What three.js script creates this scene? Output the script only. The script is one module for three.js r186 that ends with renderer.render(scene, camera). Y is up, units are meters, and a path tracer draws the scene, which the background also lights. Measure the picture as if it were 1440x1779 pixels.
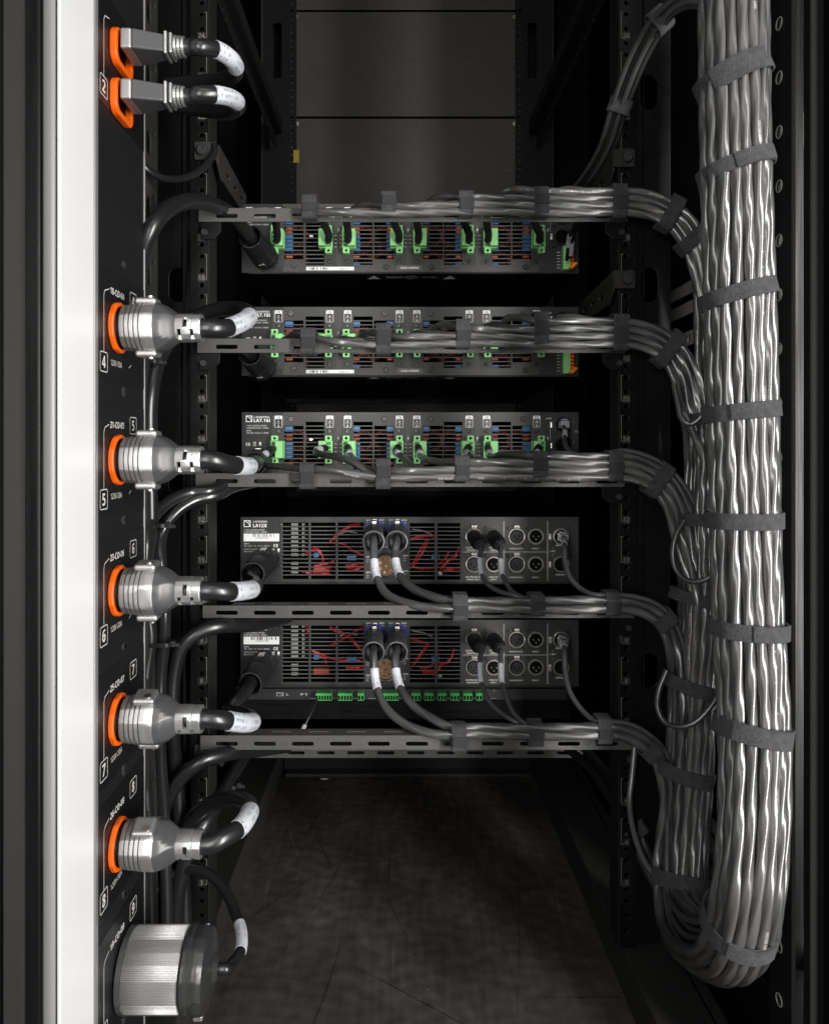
import * as THREE from 'three';
import { RoundedBoxGeometry } from 'three/addons/geometries/RoundedBoxGeometry.js';
import { mergeGeometries, mergeVertices, toCreasedNormals } from 'three/addons/utils/BufferGeometryUtils.js';
import { RectAreaLightUniformsLib } from 'three/addons/lights/RectAreaLightUniformsLib.js';
import { ImprovedNoise } from 'three/addons/math/ImprovedNoise.js';
import { Brush, Evaluator, SUBTRACTION } from 'three-bvh-csg';

// ---------------------------------------------------------------- camera, lamps, exposure
const F = 1355, VX = 689, VY = 780, EYE = 0.62;           // focal length and vanishing point in photograph pixels; eye height in metres
const scene = new THREE.Scene();
scene.background = new THREE.Color(0.006, 0.006, 0.0065);  // the unlit room behind the camera
const camera = new THREE.PerspectiveCamera(2 * Math.atan(889.5 / F) * 180 / Math.PI, 1440 / 1779, 0.02, 20);
camera.position.set(0, EYE, 0);
camera.lookAt(0, EYE, -1);
camera.setViewOffset(1440, 1779, 720 - VX, 889.5 - VY, 1440, 1779);
camera.focus = 0.9; camera.userData.focus = 0.9; camera.userData.fStop = 18;
const renderer = new THREE.WebGLRenderer({ antialias: true });
renderer.setSize(828, 1024);
renderer.toneMapping = THREE.LinearToneMapping;
renderer.toneMappingExposure = 1.0;
renderer.shadowMap.enabled = true;
RectAreaLightUniformsLib.init();

const numberedNames = new Map();
function numbered(n) { const k = numberedNames.get(n) || 0; numberedNames.set(n, k + 1); return k ? n + '_' + String(k).padStart(3, '0') : n; }
function tag(o, label, category, group) { o.userData.label = label; o.userData.category = category; if (group) o.userData.group = group; return o; }
function thing(name, label, category, pos = [0, 0, 0], group) {
  const o = new THREE.Group(); o.name = numbered(name); o.position.set(...pos); scene.add(o); return tag(o, label, category, group);
}
function part(name, geo, mat, parent, pos) {
  const m = new THREE.Mesh(Array.isArray(geo) ? merge(geo) : geo, mat); m.name = name; m.castShadow = m.receiveShadow = true;
  if (pos) m.position.set(...pos);
  parent.add(m); return m;
}
function structure(name, geo, mat, parent = scene) { const m = part(name, geo, mat, parent); if (parent === scene) m.userData.kind = 'structure'; return m; }
function one(name, geo, mat, label, category, group) { const m = part(numbered(name), geo, mat, scene); return tag(m, label, category, group); }
function dup(o, label, dx = 0, dy = 0, dz = 0) {
  const c = o.clone(); c.name = numbered(o.name.replace(/_\d{3}$/, '')); c.userData = { ...o.userData, label };
  c.position.x += dx; c.position.y += dy; c.position.z += dz; scene.add(c); return c;
}
function merge(list) { return mergeGeometries(list.map((g) => { const q = g.index ? g.toNonIndexed() : g.clone(); for (const k of Object.keys(q.attributes)) if (!['position', 'normal', 'uv'].includes(k)) q.deleteAttribute(k); return q; })); }
let seed = 7; const rnd = () => { seed = (seed * 1664525 + 1013904223) >>> 0; return seed / 4294967296; };
const rr = (a, b) => a + (b - a) * rnd();
const V = (x, y, z) => new THREE.Vector3(x, y, z);
// a place in the rack, read off the photograph: pixel column, pixel row, distance in front of the lens
const P = (px, py, d) => V((px - VX) / F * d, EYE + (VY - py) / F * d, -d);

// a softbox to the right of and behind the camera, and a weaker one overhead: what the glossy jackets mirror
function softbox(label, at, look, w, h, power, glow) {
  const g = thing('softbox_lamp', label, 'lamp', at.toArray());
  g.lookAt(look);
  part('housing', new RoundedBoxGeometry(w + 0.04, h + 0.04, 0.1, 2, 0.01).translate(0, 0, -0.06), M('housing', [0.02, 0.02, 0.02], 0.6), g);
  const em = new THREE.MeshStandardMaterial({ color: 0xffffff, emissive: new THREE.Color(1, 0.98, 0.95), emissiveIntensity: glow });
  part('diffuser_panel', new THREE.PlaneGeometry(w, h), em, g);
  const L = new THREE.RectAreaLight(new THREE.Color(1, 0.98, 0.955), power, w, h);
  L.position.copy(at).addScaledVector(look.clone().sub(at).normalize(), 0.012); L.lookAt(look); scene.add(L);
}
const mats = {};
function M(key, c, rough, extra = {}) {
  if (!mats[key]) { mats[key] = new THREE.MeshPhysicalMaterial({ roughness: rough, ...extra }); mats[key].color.setRGB(...c); mats[key].name = key; }
  return mats[key];
}
softbox('large white softbox right of the camera, facing into the rack', V(0.95, EYE - 0.02, 0.55), V(0.0, EYE - 0.02, -0.75), 0.2, 1.35, 66, 4);
softbox('small white softbox just left of the camera, facing into the rack', V(-0.22, EYE + 0.12, 0.42), V(0.05, EYE, -0.9), 0.13, 0.8, 22, 3);
softbox('wide dim ceiling panel above and behind the camera', V(0.05, EYE + 1.35, 0.55), V(0.05, EYE - 0.4, -0.95), 1.0, 0.5, 1.7, 0.8);

// ---------------------------------------------------------------- textures and materials
const noise = new ImprovedNoise();
function canvasTex(w, h, draw, srgb = true) {
  const c = document.createElement('canvas'); c.width = w; c.height = h; const x = c.getContext('2d'); draw(x, w, h);
  const t = new THREE.CanvasTexture(c); t.wrapS = t.wrapT = THREE.RepeatWrapping; if (srgb) t.colorSpace = THREE.SRGBColorSpace; t.anisotropy = 8; return t;
}
function dataTex(w, h, f, srgb = false) {
  const a = new Uint8Array(w * h * 4);
  for (let j = 0; j < h; j++) for (let i = 0; i < w; i++) { const v = f(i, j); const o = (j * w + i) * 4; for (let k = 0; k < 3; k++) a[o + k] = Math.max(0, Math.min(255, Array.isArray(v) ? v[k] : v)); a[o + 3] = 255; }
  const t = new THREE.DataTexture(a, w, h); t.magFilter = THREE.LinearFilter; t.wrapS = t.wrapT = THREE.RepeatWrapping; if (srgb) t.colorSpace = THREE.SRGBColorSpace; t.needsUpdate = true; return t;
}
const speck = dataTex(256, 256, () => 90 + 165 * rnd());
const speckAt = (n) => { const t = speck.clone(); t.repeat.set(n, n); t.needsUpdate = true; return t; };
const wear = dataTex(256, 256, (i, j) => { const s = 8 / 256; const p = (x, y) => noise.noise(x, y, 3.3); return 150 + 60 * p(i * s, j * s) + 40 * p(i * s * 4, j * s * 4) + 30 * rnd(); });
const powder = M('powder_coat', [0.06, 0.058, 0.056], 0.55, { specularIntensity: 0.6, bumpMap: speckAt(14), bumpScale: 0.0006, roughnessMap: wear });
const powderDark = M('powder_dark', [0.009, 0.009, 0.0086], 0.5, { specularIntensity: 0.4, bumpMap: speckAt(14), bumpScale: 0.0005 });
const railPaint = M('rail_paint', [0.0042, 0.0041, 0.0039], 0.42, { specularIntensity: 0.4, roughnessMap: wear });
const powderMid = M('powder_mid', [0.026, 0.025, 0.0235], 0.5, { specularIntensity: 0.45, bumpMap: speckAt(14), bumpScale: 0.0005 });
const black = M('black_paint', [0.0042, 0.0042, 0.0041], 0.55, { specularIntensity: 0.3, roughnessMap: wear });
const blackPlastic = M('black_plastic', [0.009, 0.009, 0.0095], 0.45, { specularIntensity: 0.7, bumpMap: speckAt(6), bumpScale: 0.0002 });
const panelBlack = M('panel_black', [0.008, 0.008, 0.009], 0.6, { specularIntensity: 0.4 });
const darkVoid = M('dark_lining', [0.004, 0.004, 0.004], 0.9, { specularIntensity: 0.2 });
const steel = M('steel', [0.55, 0.53, 0.5], 0.3, { metalness: 1 });
const nickel = M('nickel', [0.72, 0.69, 0.62], 0.28, { metalness: 0.9 });
const screwBlack = M('screw_black', [0.05, 0.05, 0.05], 0.3, { metalness: 0.5 });
const whitePaint = M('white_paint', [0.66, 0.663, 0.665], 0.4);
const greyAlu = M('grey_aluminium', [0.2, 0.2, 0.2], 0.4, { metalness: 0.3 });
const orange = M('orange_plastic', [0.7, 0.1, 0.003], 0.4);
const plugGrey = M('plug_grey', [0.44, 0.44, 0.435], 0.42, { metalness: 0.92, bumpMap: speckAt(3), bumpScale: 0.0001 });
const plugDark = M('plug_dark_grey', [0.045, 0.045, 0.046], 0.38);
const plugMid = M('plug_mid_grey', [0.42, 0.42, 0.42], 0.38, { metalness: 0.85 });
const rubber = M('cord_rubber', [0.009, 0.009, 0.0093], 0.33, { clearcoat: 0.3, clearcoatRoughness: 0.3 });
const glossy = M('glossy_cord', [0.012, 0.012, 0.012], 0.3, { clearcoat: 0.5, clearcoatRoughness: 0.16 });
const strutGrey = M('strut_grey', [0.3, 0.29, 0.275], 0.5);
const grilleGrey = M('grille_grey', [0.065, 0.063, 0.06], 0.5);
const green = M('green_plastic', [0.24, 0.58, 0.21], 0.42);
const greenDark = M('green_dark_plastic', [0.03, 0.16, 0.04], 0.45);
const blueCap = M('blue_capacitor', [0.015, 0.11, 0.27], 0.35);
const copper = M('copper_coil', [0.3, 0.07, 0.03], 0.4, { metalness: 0.3 });
const redCoil = M('red_coil', [0.16, 0.03, 0.015], 0.4);
const redWire = M('red_wire', [0.42, 0.012, 0.012], 0.35);
const gold = M('gold_pin', [0.75, 0.5, 0.2], 0.25, { metalness: 1 });
const brownFace = M('brown_insulator', [0.11, 0.06, 0.03], 0.45);
const bluePlastic = M('blue_plastic', [0.02, 0.045, 0.4], 0.35);
const felt = dataTex(128, 128, (i, j) => 150 + 70 * noise.noise(i / 16, j / 16, 7) + 105 * (rnd() - 0.3));
const strapMat = M('strap_felt', [0.066, 0.0645, 0.067], 0.95, { map: (() => { const t = felt.clone(); t.repeat.set(22, 22); t.needsUpdate = true; return t; })(), bumpMap: (() => { const t = felt.clone(); t.repeat.set(60, 60); t.needsUpdate = true; return t; })(), bumpScale: 0.002, sheen: 0.5, sheenRoughness: 0.7 });
strapMat.sheenColor.setRGB(0.08, 0.08, 0.084);
const floorTex = (() => { // scuffed dark floor: blotches of dirt, long straight scratches, crumbs
  const base = dataTex(1024, 1024, () => 0), px = base.image.data;
  const g = new Float32Array(1024 * 1024);
  for (let j = 0; j < 1024; j++) for (let i = 0; i < 1024; i++) { const x = i / 1024, y = j / 1024, p = (a, b, c) => noise.noise(x * a, y * b, c); const m = Math.max(0, p(9, 7, 5) + 0.5 * p(23, 19, 8)); g[j * 1024 + i] = 56 + 10 * p(4, 4, 1) + 13 * p(13, 9, 2) + 15 * p(55, 70, 4) + 8 * p(160, 14, 6) + 12 * (rnd() - 0.5) + 26 * m * p(70, 60, 9); }
  const dab = (x, y, v) => { x = ((x | 0) + 1024) & 1023; y = ((y | 0) + 1024) & 1023; g[y * 1024 + x] += v; };
  for (let k = 0; k < 150; k++) { let x = rr(0, 1024), y = rr(0, 1024), a = rnd() < 0.4 ? rr(1.3, 1.8) : rr(0, 6.3); const n = rr(30, 420) * (rnd() < 0.3 ? 1.4 : 0.6), v = rnd() < 0.6 ? -rr(14, 40) : rr(8, 26), bend = rr(-0.0008, 0.0008); for (let s = 0; s < n; s++) { x += Math.cos(a); y += Math.sin(a); a += bend; const e = v * Math.sin(Math.PI * s / n) * (0.6 + 0.5 * rnd()); dab(x, y, e); dab(x + 1, y, e * 0.5); } }
  for (let k = 0; k < 60; k++) { const x = rr(0, 1024), y = rr(0, 1024), n = rr(4, 16), v = rr(-26, 26); for (let s = 0; s < n * n; s++) { const a = rr(0, 6.3), r = n * Math.sqrt(rnd()) * 1.6; dab(x + r * Math.cos(a) * 1.7, y + r * Math.sin(a), v * rnd()); } }
  for (let k = 0; k < 120; k++) dab(rr(0, 1024), rr(0, 1024), rr(30, 110));
  for (let i = 0; i < g.length; i++) { px[i * 4] = Math.max(8, g[i] * 1.02); px[i * 4 + 1] = Math.max(8, g[i] * 0.96); px[i * 4 + 2] = Math.max(8, g[i] * 0.9); }
  base.colorSpace = THREE.SRGBColorSpace; return base;
})();
const floorMat = new THREE.MeshPhysicalMaterial({ map: floorTex, roughness: 0.62, bumpMap: wear, bumpScale: 0.0004 });
// grey cable jacket, some with printed footage marks
const jackets = [0, 1, 2, 3].map((k) => M('cable_jacket_' + k, [[0.05, 0.0495, 0.049], [0.032, 0.0318, 0.0315], [0.068, 0.067, 0.066], [0.041, 0.041, 0.041]][k], [0.36, 0.4, 0.34, 0.38][k], { clearcoat: 1, clearcoatRoughness: [0.24, 0.3, 0.21, 0.27][k] }));
const printTex = canvasTex(2048, 128, (x, w, h) => {
  x.fillStyle = 'rgb(70,69,68)'; x.fillRect(0, 0, w, h); x.fillStyle = 'rgb(150,150,148)'; x.font = 'bold 18px sans-serif';
  for (const v of [18, 82]) { x.fillText('0002 METERS', 40 + v, v + 16); x.fillText('ZONE', 330 + v, v + 16); for (let k = 0; k < 8; k++) x.fillText(String(k), 520 + k * 78 + v, v + 16); x.fillText('0006 METERS', 1400 + v, v + 16); }
});
const printed = new THREE.MeshPhysicalMaterial({ map: printTex, roughness: 0.36, clearcoat: 1, clearcoatRoughness: 0.24 });
const wrapTexes = [0, 1, 2].map((k) => canvasTex(256, 128, (x, w, h) => {   // white heat-shrink sleeve with small print that cannot be read
  x.fillStyle = 'rgb(180,183,189)'; x.fillRect(0, 0, w, h); x.fillStyle = 'rgb(96,102,114)';
  for (let r = 0; r < 4; r++) for (let c = 34; c < 205; c += 15 + 12 * rnd()) if (rnd() > 0.22) { x.fillRect(c, 12 + r * 29, 4, 14); x.fillRect(c, 12 + r * 29 + (rnd() > 0.5 ? 0 : 9), 11, 4); if (rnd() > 0.5) x.fillRect(c + 8, 12 + r * 29, 3.5, 14); };
}));
const wrapMats = wrapTexes.map((t) => new THREE.MeshPhysicalMaterial({ map: t, roughness: 0.5 }));

// ---------------------------------------------------------------- geometry helpers
const box = (w, h, d, x = 0, y = 0, z = 0) => new THREE.BoxGeometry(w, h, d).translate(x, y, z);
const rbox = (w, h, d, x = 0, y = 0, z = 0, r = 0.0012) => new RoundedBoxGeometry(w, h, d, 2, Math.min(r, w / 2.1, h / 2.1, d / 2.1)).translate(x, y, z);
const cyl = (r0, r1, len, seg = 24) => new THREE.CylinderGeometry(r0, r1, len, seg);
function lathe(profile, seg = 40, creased = true) { const g = new THREE.LatheGeometry(profile.map(([r, a]) => new THREE.Vector2(r, a)), seg); return creased ? toCreasedNormals(g, 0.6) : g; }
const alongX = (g) => g.rotateZ(-Math.PI / 2);          // lathe axis to +x
const alongZ = (g) => g.rotateX(Math.PI / 2);           // lathe axis to +z
function rectShape(x0, y0, x1, y1, r = 0) {
  const s = new THREE.Shape();
  if (!r) { s.moveTo(x0, y0); s.lineTo(x1, y0); s.lineTo(x1, y1); s.lineTo(x0, y1); s.closePath(); return s; }
  s.moveTo(x0 + r, y0); s.lineTo(x1 - r, y0); s.absarc(x1 - r, y0 + r, r, -Math.PI / 2, 0); s.lineTo(x1, y1 - r); s.absarc(x1 - r, y1 - r, r, 0, Math.PI / 2);
  s.lineTo(x0 + r, y1); s.absarc(x0 + r, y1 - r, r, Math.PI / 2, Math.PI); s.lineTo(x0, y0 + r); s.absarc(x0 + r, y0 + r, r, Math.PI, Math.PI * 1.5); return s;
}
const circleShape = (x, y, r) => { const s = new THREE.Shape(); s.absarc(x, y, r, 0, Math.PI * 2); return s; };
function extrude(shape, depth, bevel = 0, seg = 8) { return new THREE.ExtrudeGeometry(shape, { depth: depth - 2 * bevel, bevelEnabled: bevel > 0, bevelSize: bevel, bevelThickness: bevel, bevelOffset: -bevel, bevelSegments: 2, curveSegments: seg }).translate(0, 0, bevel); }
// sweep a slightly lobed, twisting section (the conductors show through the jacket) along a curve
function sweep(curve, r, o = {}) {
  const { lobes = 3, amp = 0.045, pitch = 0.085, step = 0.006, radial = 14, phase = 0, t0 = 0, t1 = 1, jitter = 0 } = o;
  const L = curve.getLength(), n = Math.max(6, Math.round(L * (t1 - t0) / step)), pos = [], nor = [], uv = [], idx = [];
  const fr = frames(curve, t0, t1, n);
  for (let i = 0; i <= n; i++) {
    const s = (t0 + (t1 - t0) * i / n) * L, { p, a, b } = fr[i], tw = s / pitch * Math.PI * 2 + phase + jitter * Math.sin(s * 31 + phase);
    for (let k = 0; k <= radial; k++) {
      const th = k / radial * Math.PI * 2, e = amp ? r * (1 + amp * Math.cos(lobes * th - tw)) : r, c = Math.cos(th), q = Math.sin(th);
      const de = amp ? -r * amp * lobes * Math.sin(lobes * th - tw) : 0;
      pos.push(p.x + e * (a.x * c + b.x * q), p.y + e * (a.y * c + b.y * q), p.z + e * (a.z * c + b.z * q));
      const nc = c * e + q * de, nq = q * e - c * de, l = Math.hypot(nc, nq);
      nor.push((a.x * nc + b.x * nq) / l, (a.y * nc + b.y * nq) / l, (a.z * nc + b.z * nq) / l);
      uv.push((s - (o.us || 0)) / (o.ul || 0.3) + (o.uo || 0), k / radial * (o.vr || 1));
    }
  }
  const w = radial + 1;
  for (let i = 0; i < n; i++) for (let k = 0; k < radial; k++) { const q = i * w + k; idx.push(q, q + 1, q + w, q + 1, q + w + 1, q + w); }
  for (const [i, f] of [[0, 1], [n, 0]]) {   // closed ends
    const base = pos.length / 3, { p, t } = fr[i], s = f ? -1 : 1; pos.push(p.x, p.y, p.z); nor.push(t.x * s, t.y * s, t.z * s); uv.push(0, 0);
    for (let k = 0; k <= radial; k++) { const q = (i * w + k) * 3; pos.push(pos[q], pos[q + 1], pos[q + 2]); nor.push(t.x * s, t.y * s, t.z * s); uv.push(0, 0); }
    for (let k = 0; k < radial; k++) f ? idx.push(base, base + k + 2, base + k + 1) : idx.push(base, base + k + 1, base + k + 2);
  }
  const g = new THREE.BufferGeometry();
  g.setAttribute('position', new THREE.Float32BufferAttribute(pos, 3)); g.setAttribute('normal', new THREE.Float32BufferAttribute(nor, 3)); g.setAttribute('uv', new THREE.Float32BufferAttribute(uv, 2)); g.setIndex(idx); return g;
}
function frames(curve, t0, t1, n) {
  const out = []; let a = null;
  for (let i = 0; i <= n; i++) {
    const u = Math.min(1, t0 + (t1 - t0) * i / n), p = curve.getPointAt(u), t = curve.getTangentAt(u);
    if (!a) { a = Math.abs(t.y) < 0.9 ? V(0, 1, 0) : V(1, 0, 0); }
    a = a.clone().addScaledVector(t, -a.dot(t)).normalize();
    out.push({ p, t, a, b: t.clone().cross(a) });
  }
  return out;
}
const curveOf = (pts) => { const c = new THREE.CatmullRomCurve3(pts, false, 'centripetal'); c.arcLengthDivisions = Math.max(200, pts.length * 24); return c; };
function wrapLabel(curve, t0, t1, r, parent, k = 0) { return part('wrap_label', sweep(curve, r, { amp: 0, t0, t1, step: 0.002, radial: 20, ul: 0.03, uo: k * 0.13, vr: 2 }), wrapMats[k % 3], parent); }
// hook-and-loop strap: a flat band round a bundle. axis = direction of the bundle, up = long side of the loop
function bandGeo(hw, hh, width, corner, thick = 0.0016) {
  const s = rectShape(-hw, -hh, hw, hh, corner), i = rectShape(-hw + thick, -hh + thick, hw - thick, hh - thick, Math.max(0.0005, corner - thick));
  s.holes.push(new THREE.Path(i.getPoints(8)));
  return extrude(s, width, 0.0004, 8).translate(0, 0, -width / 2);
}
function strap(at, axis, up, hh, hw, width, label, o = {}) {
  const t = axis.clone().normalize(), b = up.clone().addScaledVector(t, -up.dot(t)).normalize(), a = b.clone().cross(t);
  const corner = o.corner ?? Math.min(hw, hh) * 0.5;
  const list = [bandGeo(hw, hh, width, corner)];
  if (o.tail !== false) {  // the free end lying over the first turn
    const s = new THREE.Shape(), r0 = hh + 0.0001, r1 = hh + 0.0014, a0 = (o.tailAt ?? 0.9), a1 = a0 + 1.3; s.absarc(0, 0, r1, a0, a1, false); s.absarc(0, 0, r0, a1, a0, true); s.closePath();
    list.push(extrude(s, width * 0.97, 0.0003, 16).translate(0, 0, -width / 2 + width * 0.04));
  }
  if (o.flap) list.push(rbox(0.0016, hh * o.flap[1], width * 0.97, -hw - 0.0006, hh * o.flap[0], width * 0.05, 0.0006));
  const g = merge(list); g.applyMatrix4(new THREE.Matrix4().makeBasis(a, b, t).setPosition(at));
  return one('cable_strap', g, strapMat, label, 'strap', o.group);
}

const screwGeoEarly = (r) => alongZ(lathe([[0, 0.0014], [r * 0.35, 0.0014], [r * 0.38, 0.0026], [r * 0.82, 0.0022], [r, 0.0006], [r, 0]], 24));
// ---------------------------------------------------------------- the cabinet
const FLOOR = EYE - 0.6, XC = 0.019, TOP = 2.0;
const mid = (z0, z1) => (z0 + z1) / 2;
function slab(x0, x1, y0, y1, d0, d1, r = 0) { const w = x1 - x0, h = y1 - y0, z = d1 - d0; return r ? rbox(w, h, z, (x0 + x1) / 2, (y0 + y1) / 2, -(d0 + d1) / 2, r) : box(w, h, z, (x0 + x1) / 2, (y0 + y1) / 2, -(d0 + d1) / 2); }
{
  const g = slab(-0.215, 0.253, FLOOR - 0.01, FLOOR, 0.45, 1.7); const uv = g.attributes.uv, ps = g.attributes.position;
  for (let i = 0; i < uv.count; i++) uv.setXY(i, (ps.getX(i) + 0.3) * 0.95, (ps.getZ(i) + 1.5) * 0.94);
  structure('floor', g, floorMat);
}
structure('base_plate', slab(-0.42, 0.45, -0.03, -0.012, 0.3, 1.77), darkVoid);
structure('wall_left', slab(-0.42, -0.40, 0, TOP, 0.66, 1.75), black);
structure('wall_right', slab(0.43, 0.45, 0, TOP, 0.66, 1.75), black);
structure('wall_front', slab(-0.42, 0.45, 0, TOP, 1.75, 1.77), darkVoid);
structure('ceiling', slab(-0.42, 0.45, TOP, TOP + 0.02, 0.5, 1.77), black);
{ // base frame: side beams that the rails stand on, and the low channel across the front
  const B = EYE - 0.552;
  const c = thing('base_frame', 'black steel base frame along both sides and the front of the cabinet floor', 'frame', [0, 0, 0]);
  part('side_beam', [slab(0.2494, 0.306, FLOOR - 0.03, B, 0.5, 1.62, 0.002), slab(0.3105, 0.3215, FLOOR - 0.03, B - 0.004, 0.5, 1.62, 0.001)], powderMid, c);
  part('side_beam', [slab(-0.268, -0.2114, FLOOR - 0.03, B, 0.5, 1.62, 0.002), slab(-0.29, -0.272, FLOOR - 0.03, B - 0.004, 0.5, 1.62, 0.001)], powderMid, c);
  part('front_channel', slab(-0.211, 0.249, FLOOR, FLOOR + 0.07, 1.45, 1.62, 0.004), powderDark, c);
  part('front_lip', slab(-0.205, 0.243, FLOOR, FLOOR + 0.006, 1.425, 1.4495, 0.002), powderMid, c);
  for (const px of [455, 940]) { const p = P(px, 1330, 1.44); part('bolt', [cyl(0.006, 0.006, 0.02, 6), cyl(0.009, 0.009, 0.003, 16).translate(0, -0.008, 0)], steel, c, [p.x, FLOOR + 0.016, p.z]); }
}
one('foil_scrap', (() => { const g = new THREE.IcosahedronGeometry(0.006, 1); const p = g.attributes.position; for (let i = 0; i < p.count; i++) p.setXYZ(i, p.getX(i) * (0.8 + 0.7 * Math.abs(Math.sin(i * 7.1))), p.getY(i) * 0.25, p.getZ(i) * 0.5); g.computeVertexNormals(); const q = P(563, 1352, 1.4); return g.translate(q.x, FLOOR + 0.008, q.z); })(), strutGrey, 'small shiny scrap lying on the dark cabinet floor below the lowest bar', 'scrap');

// rails: flat flange with punched holes, a return along the inner edge, printed rack-unit numbers
const U = 0.04445, U24 = P(0, 50, 0.86).y;
const railTex = canvasTex(128, 2048, (x, w, h) => {       // covers 6 units; numbers are set per part below
  x.fillStyle = 'rgb(26,26,26)'; x.fillRect(0, 0, w, h); x.strokeStyle = 'rgb(120,117,108)'; x.lineWidth = 4;
  const u = h / 6; for (let k = 0; k < 6; k++) { const y = k * u; x.beginPath(); x.moveTo(104, y + 20); x.lineTo(116, y + 36); x.lineTo(116, y + u - 36); x.lineTo(104, y + u - 20); x.stroke(); }
});
function numberTex(n, flip) { return canvasTex(64, 64, (x, w, h) => { x.fillStyle = 'rgb(18,18,18)'; x.fillRect(0, 0, w, h); x.fillStyle = 'rgb(118,114,104)'; x.font = '52px sans-serif'; x.textAlign = 'center'; x.fillText(String(n), 32, 50); }); }
const numberMats = {};
function rearRail(side) {
  const xin = side < 0 ? -0.2063 : 0.2444, y0 = EYE - 0.55, y1 = TOP - 0.02, w = 0.021, h = y1 - y0;
  const r = thing('rack_rail', side < 0 ? 'black punched rack rail on the left with printed unit numbers, nearer the camera' : 'black punched rack rail on the right with printed unit numbers, nearer the camera', 'rack rail', [xin, y0, -0.86]);
  const s = rectShape(side < 0 ? -w : 0, 0, side < 0 ? 0 : w, h), hx = side * 0.0085, first = ((U24 - y0) % U);
  for (let y = first; y < h - 0.03; y += U) for (const q of [-0.0159, 0, 0.0159]) if (y + q > 0.01) { const hole = new THREE.Path(); hole.absarc(hx, y + q, 0.0023, 0, Math.PI * 2); s.holes.push(hole); }
  part('flange', extrude(s, 0.0025, 0.0004, 5).translate(0, 0, -0.0025), railPaint, r);
  part('return_edge', slab(side < 0 ? -0.0012 : -0.0004, side < 0 ? 0.0004 : 0.0012, 0, h, -0.0008, 0.035, 0.0004), powderDark, r);
  part('backing_channel', [slab(side < 0 ? -0.03 : 0.0016, side < 0 ? -0.0016 : 0.03, 0, h, 0.03, 0.032), slab(side < 0 ? -0.03 : 0.0285, side < 0 ? -0.0285 : 0.03, 0, h, 0.004, 0.0298)], darkVoid, r);
  for (let n = 3; n <= 25; n++) {
    const y = U24 + (n - 24) * U - y0; if (y < 0.02 || y > h) continue;
    numberMats[n] = numberMats[n] || new THREE.MeshPhysicalMaterial({ map: numberTex(n), roughness: 0.5 });
    part('unit_number', new THREE.PlaneGeometry(0.0085, 0.0085), numberMats[n], r, [hx, y - 0.008, 0.0004]);
    const bx = side * 0.0028, lines = box(0.0005, U * 0.62, 0.0003, bx, y + 0.004, 0.0003);
    part('unit_mark', [lines, box(0.0022, 0.0005, 0.0003, bx + side * 0.001, y + 0.004 + U * 0.31 + 0.0003, 0.0003), box(0.0022, 0.0005, 0.0003, bx + side * 0.001, y + 0.004 - U * 0.31 - 0.0003, 0.0003)], M('print_grey', [0.13, 0.125, 0.11], 0.6), r);
  }
  return r;
}
rearRail(-1); rearRail(1);
// side plates beside the rails with long round holes
for (const side of [-1, 1]) {
  const x0 = side < 0 ? -0.30 : 0.2658, x1 = side < 0 ? -0.2279 : 0.305, y0 = EYE - 0.55, h = 1.6, w = x1 - x0;
  const p = thing('side_plate', side < 0 ? 'black steel plate with long round holes left of the left rail' : 'black steel plate with long round holes right of the right rail', 'plate', [x0, y0, -0.868]);
  const s = rectShape(0, 0, w, h), hx = (side < 0 ? P(309, 0, 0.868).x : P(1127, 0, 0.868).x) - x0;
  for (let k = -1; k < 5; k++) { const cy = P(0, 160 + k * 335, 0.868).y - y0; if (cy < 0.05 || cy > h - 0.05) continue; const hole = new THREE.Path(rectShape(hx - 0.0095, cy - 0.019, hx + 0.0095, cy + 0.019, 0.0094).getPoints(8)); s.holes.push(hole); }
  part('plate', extrude(s, 0.002, 0.0004, 6).translate(0, 0, -0.002), side < 0 ? railPaint : black, p);
  part('edge_fold', slab(side < 0 ? 0 : w - 0.002, side < 0 ? 0.002 : w, 0, h, 0.0022, 0.03), powderDark, p);
}
// far rails with holes and a long slot, and the blanking panels between them
for (const side of [-1, 1]) {
  const xin = side < 0 ? -0.2064 : 0.2444, w = side < 0 ? 0.071 : 0.077, y0 = FLOOR + 0.05, h = TOP - y0 - 0.02, d = 1.607;
  const r = thing('rack_rail', side < 0 ? 'wide far rack rail left of the blanking panels, with a tall slot' : 'wide far rack rail right of the blanking panels, with a tall slot', 'rack rail', [xin, y0, -d]);
  const s = rectShape(side < 0 ? -w : 0, 0, side < 0 ? 0 : w, h), hx = side * 0.009;
  for (let y = 0.55; y < h - 0.05; y += 0.01482) { const hole = new THREE.Path(); hole.absarc(hx, y, 0.003, 0, Math.PI * 2); s.holes.push(hole); }
  for (const py of [88, 640, -460]) { const a = P(0, py + 48, d).y - y0, b = P(0, py - 48, d).y - y0, cx = (side < 0 ? P(482, 0, d).x : P(924, 0, d).x) - xin; if (a > 0 && b < h) s.holes.push(new THREE.Path(rectShape(cx - 0.0085, a, cx + 0.0085, b, 0.002).getPoints(3))); }
  part('flange', extrude(s, 0.003, 0.0005, 5).translate(0, 0, -0.003), powderDark, r);
  part('edge_fold', slab(side * w - 0.001, side * w + 0.001, 0, h, -0.001, 0.04, 0.0008), powder, r);
  part('slot_backing', slab(side < 0 ? -w + 0.002 : 0.002, side < 0 ? -0.002 : w - 0.002, 0, h, 0.03, 0.032), black, r);
}
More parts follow.
